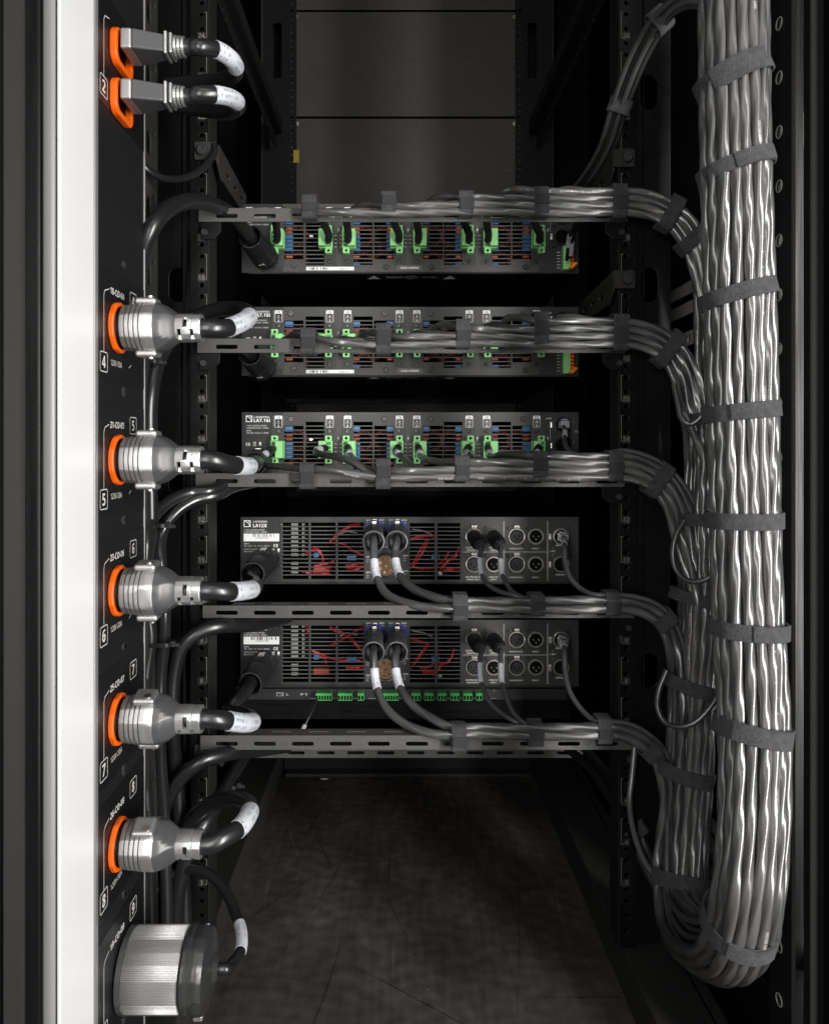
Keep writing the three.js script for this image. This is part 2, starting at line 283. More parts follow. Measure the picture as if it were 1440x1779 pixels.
{
  const edges = [-350, -165, 20, 205, 390, 575, 760, 945].map((py) => P(0, py, 1.615).y);
  const names = ['above the highest seam in view', 'between the two seams above the cables', 'directly above the top cable bundle', 'hidden behind the top amplifier', 'behind the second amplifier', 'behind the third amplifier', 'behind the fourth amplifier'];
  const panelMat = new THREE.MeshPhysicalMaterial({ roughness: 0.5, bumpMap: speckAt(10), bumpScale: 0.0004, roughnessMap: wear }); panelMat.color.setRGB(0.06, 0.054, 0.048);
  for (let k = 0; k < edges.length - 1; k++) {
    const y1 = edges[k] - 0.0022, y0 = edges[k + 1] + 0.0022, x0 = -0.222, x1 = 0.262, h = y1 - y0;
    const p = thing('blanking_panel', 'black blanking panel across the far rails, ' + names[k], 'blanking panel', [XC, y0, -1.612]);
    part('panel_face', rbox(x1 - x0, h, 0.003, 0, h / 2, -0.0015, 0.0012), panelMat, p);
    part('edge_fold', [box(x1 - x0 - 0.004, 0.002, 0.015, 0, h - 0.0015, -0.011), box(x1 - x0 - 0.004, 0.002, 0.015, 0, 0.0015, -0.011)], black, p);
    for (const sx of [-1, 1]) part('screw', alongZ(cyl(0.004, 0.004, 0.003, 12)), steel, p, [sx * 0.2235, h - 0.012, 0.0014]);
  }
}
one('yellow_sticker', (() => { const p = P(515, 272, 1.6045); return rbox(0.012, 0.026, 0.0008, p.x, p.y, p.z + 0.0006, 0.0003); })(), M('sticker_yellow', [0.42, 0.3, 0.03], 0.5), 'small yellow warning sticker on the inner edge of the far left rail', 'sticker');
// horizontal depth braces near the top, perforated
for (const side of [-1, 1]) {
  const x = side < 0 ? -0.247 : 0.283, y0 = EYE + 0.612, b = thing('depth_brace', side < 0 ? 'perforated black brace running back at the upper left' : 'perforated black brace running back at the upper right', 'brace', [x, y0, -0.9]);
  const s = rectShape(0, 0, 0.68, 0.024); for (let k = 0; k < 26; k++) s.holes.push(new THREE.Path(circleShape(0.02 + k * 0.0255, 0.007, 0.0035).getPoints(6)));
  part('web', extrude(s, 0.002, 0.0003, 6).rotateY(Math.PI / 2), powderDark, b);
  part('upper_flange', box(0.016, 0.002, 0.68, -side * 0.007, 0.0262, -0.34), powderDark, b);
  part('upper_web', box(0.0018, 0.024, 0.68, -side * 0.0145, 0.04, -0.34), powderDark, b);
}
// side struts on the right wall, seen left and right of the trunk
for (const [py, hgt, holes, label] of [[515, 0.017, 0, 'plain dark side strut on the right wall, highest of three'], [548, 0.017, 0, 'plain dark side strut on the right wall, middle of three'], [598, 0.02, 9, 'perforated side strut on the right wall, lowest of three']]) {
  const y = EYE + (780 - py) / F * 1.127, s = thing('side_strut', label, 'strut', [0.398, y, -0.74]);
  const sh = rectShape(0, -hgt / 2, 0.42, hgt / 2, 0.002); for (let k = 0; k < holes * 2; k++) sh.holes.push(new THREE.Path(circleShape(0.02 + k * 0.0235, 0, 0.0055).getPoints(8)));
  part('web', extrude(sh, 0.003, 0.0006, 8).rotateY(Math.PI / 2), strutGrey, s);
  part('flange', box(0.016, 0.0025, 0.42, 0.0115, hgt / 2 - 0.0028, -0.21), strutGrey, s);
}
{
  const a = P(1393, 236, 0.74), g = thing('latch_block', 'dark faceted steel latch block high on the right, behind the punched upright', 'latch', a.toArray());
  const sh = new THREE.Shape([[-0.012, -0.018], [0.012, -0.006], [0.012, 0.008], [-0.002, 0.018], [-0.012, 0.015]].map(([x, y]) => new THREE.Vector2(x, y)));
  part('body', extrude(sh, 0.03, 0.0012).translate(0, 0, -0.015), strutGrey, g);
  part('base_plate', rbox(0.003, 0.05, 0.05, 0.0145, 0, -0.01), powderDark, g);
}
for (let k = 0; k < 2; k++) {
  const y = EYE - 0.47 - k * 0.05, s = thing('lower_rail', ['upper of two worn depth rails low on the right behind the trunk', 'lower of two worn depth rails low on the right behind the trunk'][k], 'rail', [0.385 + k * 0.012, y, -0.68]);
  part('tube', rbox(0.02, 0.02, 0.6, 0, 0, -0.3, 0.003), strutGrey, s); part('scuffed_edge', rbox(0.004, 0.004, 0.5, -0.0085, 0.0085, -0.28, 0.0015), powder, s);
}
// punched upright right of the trunk
{
  const x = 0.341, y0 = FLOOR, h = TOP - y0 - 0.05, up = thing('punched_upright', 'tall black upright with a row of round holes just right of the thick trunk', 'upright', [x, y0, -0.675]);
  const s = rectShape(0, 0, 0.04, h); for (let y = 0.06; y < h - 0.03; y += 0.0484) s.holes.push(new THREE.Path(circleShape(0.021, y, 0.0052).getPoints(12)));
  part('web', extrude(s, 0.002, 0.0004, 10).rotateY(Math.PI / 2), powderDark, up);
  part('front_lip', rbox(0.0028, h, 0.003, 0.0012, h / 2, 0.0016, 0.001), powder, up);
  for (let y = 0.06; y < h - 0.03; y += 0.0484) part('hole_rim', new THREE.TorusGeometry(0.0053, 0.0006, 6, 20).rotateY(Math.PI / 2), strutGrey, up, [-0.0002, y, -0.021]);
  part('back_fold', box(0.03, h, 0.002, 0.0165, h / 2, -0.041), black, up);
}
// near right door post, out of focus
{
  const p = thing('door_post', 'dark grey door post along the right edge of the picture, out of focus', 'post', [0.3285, 0, -0.62]);
  part('face', rbox(0.0115, TOP, 0.012, 0.0058, TOP / 2, -0.006, 0.002), powderDark, p);
  part('seal', rbox(0.05, TOP, 0.03, 0.0375, TOP / 2, 0.002, 0.003), black, p);
}
// near left: white frame profile beside the power strip, and the black door edge
{
  const p = thing('white_frame_profile', 'bright white vertical frame profile left of the power strip', 'frame', [-0.24, 0, -0.552]);
  part('front_flange', rbox(0.0135, TOP, 0.03, -0.0075, TOP / 2, -0.0152, 0.0066), M('white_front', [0.2, 0.2, 0.2], 0.4), p);
  part('inner_face', [rbox(0.003, TOP, 0.031, 0.0006, TOP / 2, -0.0162, 0.0012), rbox(0.003, TOP, 0.034, -0.001, TOP / 2, -0.0493, 0.0012)], whitePaint, p);
  part('grey_lip', rbox(0.004, TOP, 0.007, -0.0008, TOP / 2, -0.0706, 0.0015), greyAlu, p);
  const q = P(128, 1345, 0.58);
}
{
  const p = thing('black_door_edge', 'black door edge with a dull grey stripe along the left border, out of focus', 'door', [0, 0, -0.5]);
  part('edge', rbox(0.05, TOP, 0.006, P(70, 0, 0.5).x - 0.025, TOP / 2, -0.0035, 0.002), black, p);
  part('stripe', rbox(P(44, 0, 0.5).x - P(8, 0, 0.5).x, TOP, 0.004, P(26, 0, 0.5).x, TOP / 2, 0.0005, 0.0015), powderMid, p);
}

// ---------------------------------------------------------------- lacing bars
const BARD = 0.853;
function lacingBar(py0, py1, px0, px1, d, label, first, pitch, slotLen, top = true) {
  const a = P(px0, py1, d), b = P(px1, py0, d), w = b.x - a.x, h = b.y - a.y;
  const g = thing('lacing_bar', label, 'cable bar', [a.x, a.y, -d], 'slotted cable bars across the rack'); delete g.userData.group;
  const s = rectShape(0, 0, w, h, 0.0008), k = d / F, sh = 0.0043;
  const slot = (cx, cy, l) => new THREE.Path(rectShape(cx - l / 2, cy - sh / 2, cx + l / 2, cy + sh / 2, sh * 0.48).getPoints(6));
  for (let px = first; px < px1 - 26; px += pitch) s.holes.push(slot((px - px0) * k, h * 0.42, slotLen * k));
  part('face', extrude(s, 0.002, 0.0005, 6).translate(0, 0, -0.002), powder, g);
  const t = rectShape(0, 0, w - 0.06, 0.02); for (let px = first + 27; px < px1 - 60; px += pitch) t.holes.push(new THREE.Path(rectShape((px - px0) * k - 0.03 - slotLen * k / 2, 0.008, (px - px0) * k - 0.03 + slotLen * k / 2, 0.0123, 0.002).getPoints(4)));
  part('flange', extrude(t, 0.002, 0.0003, 6).rotateX(-Math.PI / 2).translate(0.03, top ? h - 0.0024 : 0.0004, -0.0022), powder, g);
  if (d < 0.9) for (const e of [0, 1]) {
    const x = e ? w - 0.012 : 0.012, tri = new THREE.Shape([[-0.01, 0], [0.012, 0], [0.012, -0.012], [0.004, -0.02], [-0.01, -0.02]].map(([u, v]) => new THREE.Vector2(u * (e ? -1 : 1), v)));
    part('end_bracket', extrude(tri, 0.002, 0.0003).translate(x, h * 0.1, -0.0046), black, g);
    part('bracket_screw', screwGeoEarly(0.0038), screwBlack, g, [x + (e ? 0.006 : -0.006), -0.011, -0.0025]);
  }
  return g;
}
const bars = [[361, 385, 345, 1090], [588, 613, 343, 1086], [822, 846, 340, 1085], [1052, 1074, 352, 1102], [1278, 1303, 348, 1104]];
const barNames = ['highest slotted black cable bar, under the top cable bundle', 'second slotted black cable bar from the top, across the second amplifier', 'third slotted black cable bar from the top, under the third amplifier', 'fourth slotted black cable bar from the top, between the two red-wired amplifiers', 'lowest near slotted black cable bar, above the empty floor space'];
bars.forEach(([y0, y1, x0, x1], k) => lacingBar(y0, y1, x0, x1, BARD, barNames[k], 394, 66, 38));
lacingBar(1296, 1317, 430, 1012, 1.085, 'farther slotted bar showing just below the lowest near cable bar', 462, 52, 30, false);
// rear support brackets bolted to the rails
for (const [side, py, label] of [[-1, 268, 'folded black support bracket at upper left, above the top cable bundle'], [1, 280, 'folded black support bracket at upper right, where the thin cables pass'], [1, 490, 'folded black support bracket right of the top amplifier'], [-1, 1310, 'folded black support bracket under the left end of the lowest bar']]) {
  const x = side < 0 ? -0.199 : 0.2385, p = P(0, py, 0.862), g = thing('support_bracket', label, 'bracket', [x, p.y, -0.862]);
  const s = new THREE.Shape([[0, 0.008], [0.004, 0.012], [0.16, 0.006], [0.16, -0.022], [0.02, -0.022], [0, -0.01]].map(([u, v]) => new THREE.Vector2(u, v)));
  for (const u of [0.05, 0.09, 0.13]) s.holes.push(new THREE.Path(rectShape(u - 0.009, -0.01, u + 0.009, -0.005, 0.0024).getPoints(5)));
  part('arm', extrude(s, 0.0025, 0.0004).rotateY(Math.PI / 2), powderMid, g);
  part('ear', rbox(0.024, 0.02, 0.0025, side * 0.011, 0.002, 0.0042, 0.0008), powderMid, g);
  part('screw', screwGeoEarly(0.0062), screwBlack, g, [side * 0.014, 0.002, 0.0078]);
}

// ---------------------------------------------------------------- power strip on the left
const PX = -0.24;
const strip = thing('power_strip', 'tall black power strip with orange socket rings and white printed outlet numbers', 'power strip', [PX, FLOOR, -0.684]);
{
  const h = TOP - FLOOR - 0.05;
  part('housing', rbox(0.05, h, 0.114, -0.025, h / 2, 0, 0.0015), panelBlack, strip);
  part('edge_trim', rbox(0.004, h, 0.0025, -0.001, h / 2, -0.0584, 0.0009), greyAlu, strip);
}
const slotStrip = thing('mounting_strip', 'narrow grey mounting strip with keyhole slots between the power strip and the left plate', 'strip', [-0.251, FLOOR, -0.79]);
{
  const h = 1.6, s = rectShape(-0.024, 0, 0.024, h);
  for (let y = 0.05; y < h - 0.05; y += 0.066) { s.holes.push(new THREE.Path(rectShape(-0.012, y - 0.012, 0.002, y + 0.012, 0.0065).getPoints(6))); s.holes.push(new THREE.Path(circleShape(0.012, y + 0.016, 0.0042).getPoints(8))); }
  part('web', extrude(s, 0.002, 0.0004, 6).rotateY(Math.PI / 2), powderMid, slotStrip);
}
function legend(py, d, num, code, amps, rectangular) {
  const y = EYE + (780 - py) / F * d - FLOOR;
  const t = canvasTex(570, 470, (x, w, h) => {
    const S = 5, cy = h / 2; x.fillStyle = 'rgb(12,12,14)'; x.fillRect(0, 0, w, h);
    x.strokeStyle = x.fillStyle = 'rgb(205,203,198)'; x.lineWidth = 4;
    const num1 = (u, v, ww, hh, f) => { x.beginPath(); x.roundRect(u * S, cy - v * S - hh * S, ww * S, hh * S, 10); x.stroke(); x.font = 'bold ' + f + 'px sans-serif'; x.textAlign = 'center'; x.fillText(num, (u + ww / 2) * S, cy - (v + hh / 2) * S + f * 0.36); };
    x.font = 'bold 40px sans-serif'; x.textAlign = 'left';
    if (code) x.fillText(code, 26 * S, cy - 27 * S, 44 * S);
    x.font = '32px sans-serif'; if (amps) x.fillText(amps, 27 * S, cy + 33 * S, 42 * S);
    x.lineWidth = 4; x.beginPath(); x.moveTo(24 * S, cy - 30 * S); x.lineTo(14 * S, cy - 27 * S); x.lineTo(12 * S, cy - 23 * S); x.lineTo(12 * S, cy + 24 * S);
    x.moveTo(72 * S, cy + 31 * S); x.lineTo(78 * S, cy + 28 * S); x.stroke();
    if (!rectangular) num1(75, 23, 17, 15, 64);
    num1(4, -40, 16, 16, 70);
  });
  const m = new THREE.MeshPhysicalMaterial({ map: t, roughness: 0.45 });
  part('outlet_legend', new THREE.PlaneGeometry(0.1135, 0.094).rotateY(Math.PI / 2), m, strip, [0.0004, y, 0]);
  return y;
}
const plugs = [[570, '4', '18-CO-04', '120V-30A'], [799, '5', '21-CO-05', '120V-30A'], [1026, '6', '23-CO-06', '120V-30A'], [1249, '7', '25-CO-07', '120V-30A'], [1466, '8', '26-CO-08', '120V-30A'], [1690, '9', '19-CO-09', '']];
const PD = 0.668;
for (const [py, n, code, amps] of plugs) {
  const y = legend(py, PD, n, code, amps);
  if (n !== '9') part('socket_ring', alongX(lathe([[0.0178, 0], [0.0212, 0], [0.0218, 0.0008], [0.0216, 0.0036], [0.0209, 0.0044], [0.0184, 0.0044], [0.0178, 0.0036], [0.0178, 0]], 48)), orange, strip, [0.0006, y, 0.684 - PD]);
  for (const [dd, dy] of [[0.684, -0.052], [0.684, 0.058]]) part('screw', alongX(lathe([[0, 0.0018], [0.0022, 0.0018], [0.0035, 0.0008], [0.0036, 0]], 16)), screwBlack, strip, [0.0004, y + dy, 0.684 - dd]);
}
for (const py of [90, 176]) {
  const y = EYE + (780 - py) / F * PD - FLOOR;
  const s = rectShape(-0.0215, -0.016, 0.0215, 0.016, 0.0105); s.holes.push(new THREE.Path(rectShape(-0.0165, -0.011, 0.0165, 0.011, 0.007).getPoints(6)));
  part('socket_ring', extrude(s, 0.006, 0.001, 6).rotateY(Math.PI / 2), orange, strip, [0.0006, y, 0.684 - 0.672]);
}
legend(112, PD, '2', '', '', true);

// ---------------------------------------------------------------- amplifiers
const AD = 0.988, K = AD / F;                            // metres per photograph pixel on the plane of the rear panels
function chassis(root, w, h, depth) {
  part('chassis', [rbox(w, 0.002, depth, 0, h - 0.001, -depth / 2 - 0.002, 0.0006), rbox(w, 0.002, depth, 0, 0.001, -depth / 2 - 0.002, 0.0006), box(0.002, h - 0.0042, depth, -w / 2 + 0.001, h / 2, -depth / 2 - 0.002), box(0.002, h - 0.0042, depth, w / 2 - 0.001, h / 2, -depth / 2 - 0.002)], black, root);
  part('inner_wall', box(w - 0.006, h - 0.006, 0.01, 0, h / 2, -0.085), darkVoid, root);
  part('front_flange', rbox(0.4826, h, 0.004, 0, h / 2, -0.6, 0.001), black, root);
}
// the panel's canvas: drawn in photograph pixels, three canvas pixels each
function panelTex(x0, y0, x1, y1, draw) {
  return canvasTex((x1 - x0) * 3, (y1 - y0) * 3, (x) => { x.scale(3, 3); x.translate(-x0, -y0); draw(x); });
}
function panelFace(x0, y0, x1, y1, holes, thick = 0.0015) {
  const cx = (x0 + x1) / 2, s = rectShape((x0 - cx) * K, 0, (x1 - cx) * K, (y1 - y0) * K, 0.001);
  for (const [a, b, c, d] of holes) s.holes.push(new THREE.Path(rectShape((a - cx) * K, (y1 - d) * K, (c - cx) * K, (y1 - b) * K).getPoints(1)));
  const g = extrude(s, thick, 0.0003).translate(0, 0, -thick), uv = g.attributes.uv, p = g.attributes.position;
  for (let i = 0; i < uv.count; i++) uv.setXY(i, (p.getX(i) / K + (x1 - x0) / 2) / (x1 - x0), p.getY(i) / K / (y1 - y0));
  return g;
}
function emblem(x, px, py, s) {
  x.lineWidth = s * 0.12; x.strokeRect(px, py, s, s);
  x.beginPath(); x.moveTo(px + s * 0.1, py + s * 0.06); x.quadraticCurveTo(px + s * 0.75, py + s * 0.3, px + s * 0.95, py + s * 0.95); x.stroke();
  x.beginPath(); x.arc(px + s * 0.83, py + s * 0.17, s * 0.1, 0, 7); x.fill();
}
function bars2(x, px, py, w, h) { x.fillStyle = 'rgb(35,35,35)'; for (let i = 0; i < w; i += 1.1) if (rnd() > 0.42) x.fillRect(px + i, py, 0.4 + 0.6 * rnd(), h); }
const boltShape = (s) => new THREE.Shape([[0.2, 1], [-0.35, -0.1], [0.02, -0.05], [-0.25, -1], [0.4, 0.2], [0.05, 0.15]].map(([a, b]) => new THREE.Vector2(a * s, b * s)));
const screwGeo = (r) => merge([alongZ(lathe([[0, 0.0012], [r * 0.35, 0.0012], [r * 0.38, 0.0022], [r * 0.85, 0.0018], [r, 0.0006], [r, 0]], 20))]);
const screwBig = screwGeo(0.0036), screwSmall = screwGeo(0.0026);
const coilGeo = (() => { // copper wire wound round a ring
  const pts = []; for (let i = 0; i <= 420; i++) { const a = i / 420 * Math.PI * 2, b = a * 26, R = 0.0115 + 0.0022 * Math.cos(b); pts.push(V(R * Math.cos(a), R * Math.sin(a), 0.0022 * Math.sin(b))); }
  return new THREE.TubeGeometry(new THREE.CatmullRomCurve3(pts), 700, 0.0006, 5);
})();
const coreGeo = new THREE.TorusGeometry(0.0105, 0.0036, 8, 24);
const coilMat = redCoil;
function grille(root, wins, pitch, barH, cx, y1, z = -0.0011) {
  for (const [a, b, c, d] of wins) { const list = []; for (let y = b + pitch; y < d - 1.5; y += pitch) list.push(box((c - a + 1) * K, barH * K, 0.0012, ((a + c) / 2 - cx) * K, (y1 - y) * K, z)); part('vent_grille', list, grilleGrey, root); }
}
const greenPlug = (() => { // pluggable terminal block: stepped body, two screw lugs, wire openings; mating face at z = 0, grows to +z
  const w = 0.0165, h = 0.0215, s = new THREE.Shape([[0, 0], [0.019, 0], [0.019, 0.009], [0.013, 0.0115], [0.013, w], [0, w]].map(([a, b]) => new THREE.Vector2(a, b)));
  const body = extrude(s, h, 0.0006).rotateX(-Math.PI / 2).translate(0, -h / 2, 0);   // x = depth, -z = width
  body.rotateY(-Math.PI / 2).translate(-w / 2 + w, 0, 0);
  const lugs = []; for (const q of [-1, 1]) { const l = rectShape(-0.004, -0.0034, 0.004, 0.0034, 0.001); l.holes.push(new THREE.Path(circleShape(0, 0, 0.0016).getPoints(10))); lugs.push(extrude(l, 0.008, 0.0004).translate(0.0035, q * (h / 2 + 0.0031), 0.002)); }
  return { body: mergeGeometries([body.toNonIndexed ? body : body]), lugs };
})();
function greenBlock(root, cx, cy, flip) {   // centre in local metres
  const b = part('terminal_block', [rbox(0.0172, 0.0222, 0.011, 0, 0, 0.0055, 0.0008), rbox(0.0095, 0.0212, 0.0105, flip * 0.0034, 0, 0.0155, 0.0008), ...[-1, 1].map((q) => { const l = rectShape(-0.0042, -0.0034, 0.0042, 0.0034, 0.001); l.holes.push(new THREE.Path(circleShape(0, 0, 0.0017).getPoints(10))); return extrude(l, 0.009, 0.0004).translate(-flip * 0.0035, q * 0.0142, 0.002); })], green, root, [cx, cy, 0.0002]);
  part('wire_openings', [0, 1, 2, 3].map((k) => rbox(0.005, 0.0036, 0.002, -flip * 0.0042, -0.0078 + k * 0.0052, 0.0107, 0.0005)), greenDark, b);
}
function etherPort(root, px, py, cx, y1, ringMat = screwBlack, tab = true) {
  const g = part('network_port', alongZ(lathe([[0.0086, 0], [0.0102, 0], [0.0105, 0.0012], [0.0099, 0.0024], [0.0089, 0.0022], [0.0086, 0]], 36)), ringMat, root, [(px - cx) * K, (y1 - py) * K, 0.0002]);
  part('port_well', [alongZ(cyl(0.0085, 0.0085, 0.001, 28)).translate(0, 0, 0.0004), rbox(0.0115, 0.0095, 0.0006, 0, -0.0008, 0.0013, 0.0002)], darkVoid, g);
  if (tab) part('latch_tab', rbox(0.0052, 0.0095, 0.004, -0.0136, -0.0004, 0.002, 0.002), nickel, g);
  part('port_screw', screwSmall, screwBlack, g, [0.0098, 0.0105, 0]); part('port_screw', screwSmall, screwBlack, g, [-0.0098, -0.0105, 0]);
  return g;
}
// ---- two-unit sixteen-channel amplifier (three of them)
const L7 = { x0: 420, x1: 1005, y0: 716, y1: 836, cx: 712.5 };
const CONN = [[484, 1, [1, 2]], [567, -1, [4, 3]], [607, 1, [5, 6]], [689, -1, [8, 7]], [729, 1, [9, 10]], [811, -1, [12, 11]], [850, 1, [13, 14]], [933, -1, [16, 15]]];
const CH = [484, 573, 604, 694, 724, 815, 845, 932];
function ampSixteen(label, dy) {
  const { x0, x1, y0, y1, cx } = L7, base = P(cx, y1 + dy, AD), h = (y1 - y0) * K, w = (x1 - x0) * K;
  const a = thing('amplifier', label, 'amplifier', base.toArray());
  chassis(a, w, h, 0.45);
  const wins = [[494, 740, 527, 812], [531, 733, 563, 822], [614, 733, 647, 822], [650, 740, 684, 812], [735, 740, 769, 812], [771, 733, 803, 822], [855, 733, 887, 822], [890, 740, 922, 812]];
  const tex = panelTex(x0, y0, x1, y1, (x) => {
    x.fillStyle = 'rgb(53,52,50)'; x.fillRect(x0, y0, x1 - x0, y1 - y0); x.fillStyle = 'rgb(15,15,16)'; x.fillRect(x0, y0, 72, 200); x.fillRect(936, y0, 80, 200);
    for (const c of CH) { x.fillStyle = 'rgb(38,38,37)'; x.fillRect(c - 11, 744, 22, 80); }
    x.fillStyle = x.strokeStyle = 'rgb(225,225,222)'; emblem(x, 428, 722.5, 10);
    x.font = 'bold 4.4px sans-serif'; x.fillText('L-ACOUSTICS', 441, 726, 30); x.font = 'bold 8.6px sans-serif'; x.fillText('LA7.16i', 440.5, 733.4, 31);
    x.font = '3px sans-serif'; x.fillText('17 RUE LEVACHER CINTRAT', 428, 740.4, 36); x.fillText('91460 MARCOUSSIS - FRANCE', 428, 744.3, 39); x.fillText('MAINS', 428, 749, 10); x.fillText('100-240V~ 50-60 Hz / 3000W', 428, 753, 41);
    x.font = 'bold 7px sans-serif'; x.fillText('CE', 427, 774); x.font = 'bold 4px sans-serif'; x.fillText('UK', 440, 770.5); x.fillText('CA', 440, 774.3); x.fillRect(450.5, 768, 3.6, 4.6); x.fillRect(450, 773, 4.6, 0.8);
    x.lineWidth = 0.35; x.beginPath(); x.moveTo(475.5, 722); x.lineTo(475.5, 742); x.moveTo(492, 722); x.lineTo(492, 742); x.stroke();
    CH.forEach((c, i) => {
      const n = CONN[i][2]; x.fillStyle = x.strokeStyle = 'rgb(228,228,226)'; x.beginPath(); x.roundRect(c - 6, 722.4, 12, 20, 1.6); x.lineWidth = 0.7; x.stroke(); x.fillRect(c - 6, 722.4, 12, 5.6);
      x.textAlign = 'center'; x.font = 'bold 5px sans-serif'; x.fillText(String(n[0]), c, 734); x.fillText(String(n[1]), c, 741); x.fillRect(c - 4, 735, 8, 0.35); x.fillStyle = 'rgb(50,50,50)'; x.font = 'bold 5.2px sans-serif'; x.fillText('CH', c, 727.2); x.textAlign = 'left';
    });
    x.fillStyle = 'rgb(222,222,220)';
    for (const b of [472, 588, 709, 829, 951]) { const s = b === 472 || b === 951 ? 0.8 : 1; x.beginPath(); x.moveTo(b + 1.2, 757 ); x.lineTo(b - 2 * s, 762); x.lineTo(b, 762); x.lineTo(b - 1.4, 766); x.lineTo(b + 2.2, 760.6); x.lineTo(b + 0.3, 760.8); x.closePath(); x.fill(); }
    for (const b of [588, 709, 829]) for (let r = 0; r < 4; r++) { x.fillRect(b - 7, 771 + r * 6.5, 4.4, 0.7); x.fillRect(b + 1.6, 771 + r * 6.5, 4.4, 0.7); }
    x.fillStyle = 'rgb(80,79,77)'; x.fillRect(690, 822.5, 44, 9); x.fillStyle = 'rgb(235,235,233)'; x.font = 'bold 4.4px sans-serif'; x.fillText('CLASS 2 WIRING', 696, 828.6, 32);
    x.fillStyle = 'rgb(228,228,226)'; x.fillRect(532, 825.5, 83, 6); bars2(x, 535, 826.4, 36, 4.2); x.font = '4px sans-serif'; x.fillText('168001251', 588, 830.4, 25);
    x.fillStyle = 'rgb(215,215,212)'; x.font = 'bold 3.8px sans-serif'; x.fillText('L-NET', 947.5, 727.8, 15); x.fillRect(955.2, 743, 0.5, 22); x.font = '3.4px sans-serif'; x.fillText('USB', 997, 751); x.fillText('1', 995, 735); x.fillText('2', 995, 770);
    for (let r = 0; r < 6; r++) x.fillRect(967, 800 + r * 5.4, 6, 0.9);
    x.fillStyle = 'rgb(6,6,6)'; x.fillRect(951.5, 795, 4.2, 33); x.fillRect(958.5, 795, 4.2, 33);
  });
  part('rear_panel', panelFace(x0, y0, x1, y1, wins), new THREE.MeshPhysicalMaterial({ map: tex, roughness: 0.5 }), a);
  grille(a, wins, 7.1, 1.7, cx, y1);
  part('bottom_lip', rbox(w - 0.01, 0.0022, 0.004, 0.004, -0.0004, 0.0008, 0.0006), powderMid, a);
  // parts behind the grille: capacitors in pairs with wound coils
  const X = (px) => (px - cx) * K, Y = (py) => (y1 - py) * K, near = [[501, 1], [618, 1], [678, -1], [740, 1], [798, -1], [860, 1], [915, -1]];
  for (const [px, s] of near) {
    for (const py of [745, 771, 779, 786, 793, 819]) part('capacitor', rbox(0.0105, 0.0048 + (py === 745 ? 0.003 : 0), 0.012, X(px), Y(py), -0.0095, 0.0012), blueCap, a);
    for (const py of [756, 763, 806]) part('choke', rbox(0.0095, 0.0042, 0.008, X(px), Y(py), -0.009, 0.002), copper, a);
    for (const py of [765, 812]) { part('coil_winding', coilGeo, coilMat, a, [X(px + s * 13), Y(py), -0.019]); }
  }
  for (let k = 0; k < 10; k++) part('circuit_part', rbox(rr(0.003, 0.007), rr(0.002, 0.004), 0.004, X(rr(500, 915)), Y(rr(740, 815)), rr(-0.03, -0.02), 0.0004), k % 3 ? nickel : powderMid, a);
  for (const [px, f] of CONN) greenBlock(a, X(px), Y(781), f);
  for (const c of CH) for (const py of [749, 816]) part('screw', screwSmall, screwBlack, a, [X(c), Y(py), 0.0002]);
  for (const [px, py] of [[506, 728], [668, 728], [748, 728], [909, 728], [511, 823], [671, 826], [750, 826], [913, 826]]) part('screw', screwBig, screwBlack, a, [X(px), Y(py), 0.0002]);
  etherPort(a, 976, 738, cx, y1); etherPort(a, 976, 774, cx, y1);
  // small control terminal at lower right with orange release levers
  const t = part('control_terminal', rbox(0.009, 0.03, 0.012, X(981), Y(813), 0.0062, 0.001), green, a);
  for (let k = 0; k < 6; k++) part('release_lever', rbox(0.007, 0.0036, 0.006, X(989) , Y(798 + k * 6), 0.0085, 0.001), orange, t);
  part('orange_wire_tails', [0, 1, 2].map((k) => rbox(0.006, 0.004, 0.014, X(987 + k * 3), Y(832 - k * 3), 0.014, 0.002)), M('orange_wire', [0.75, 0.22, 0.02], 0.4), t);
  // warning print on the underside, read from below
  const wt = canvasTex(480, 48, (x) => {
    x.fillStyle = 'rgb(22,22,23)'; x.fillRect(0, 0, 480, 48); x.fillStyle = x.strokeStyle = 'rgb(200,200,198)'; x.translate(0, 48); x.scale(1, -1);
    for (const q of [40, 440]) { x.beginPath(); x.moveTo(q, 40); x.lineTo(q - 34, 8); x.lineTo(q + 34, 8); x.closePath(); x.fill(); }
    x.lineWidth = 4; x.beginPath(); x.ellipse(240, 24, 32, 14, 0, 0, 7); x.stroke(); x.beginPath(); x.moveTo(220, 16); x.lineTo(260, 32); x.stroke();
    x.font = 'bold 22px sans-serif'; x.textAlign = 'center'; x.fillText('ATTENTION', 150, 32, 90); x.fillText('CAUTION', 330, 32, 80);
  });
  const wg = new THREE.PlaneGeometry(0.118, 0.03).rotateX(Math.PI / 2);
  part('warning_print', wg, new THREE.MeshPhysicalMaterial({ map: wt, roughness: 0.5 }), a, [X(716), -0.0004, -0.0245]);
  return a;
}
const amp1 = ampSixteen('highest amplifier, its green plugs hanging below the top cable bundle', 183 - 366 - 179);
const amp2 = dup(amp1, 'second amplifier from the top, mostly hidden behind cables and a bar', 0, P(0, 836 - 183, AD).y - amp1.position.y);
const amp3 = dup(amp1, 'third amplifier from the top, with green plugs above its cable bundle', 0, P(0, 836, AD).y - amp1.position.y);

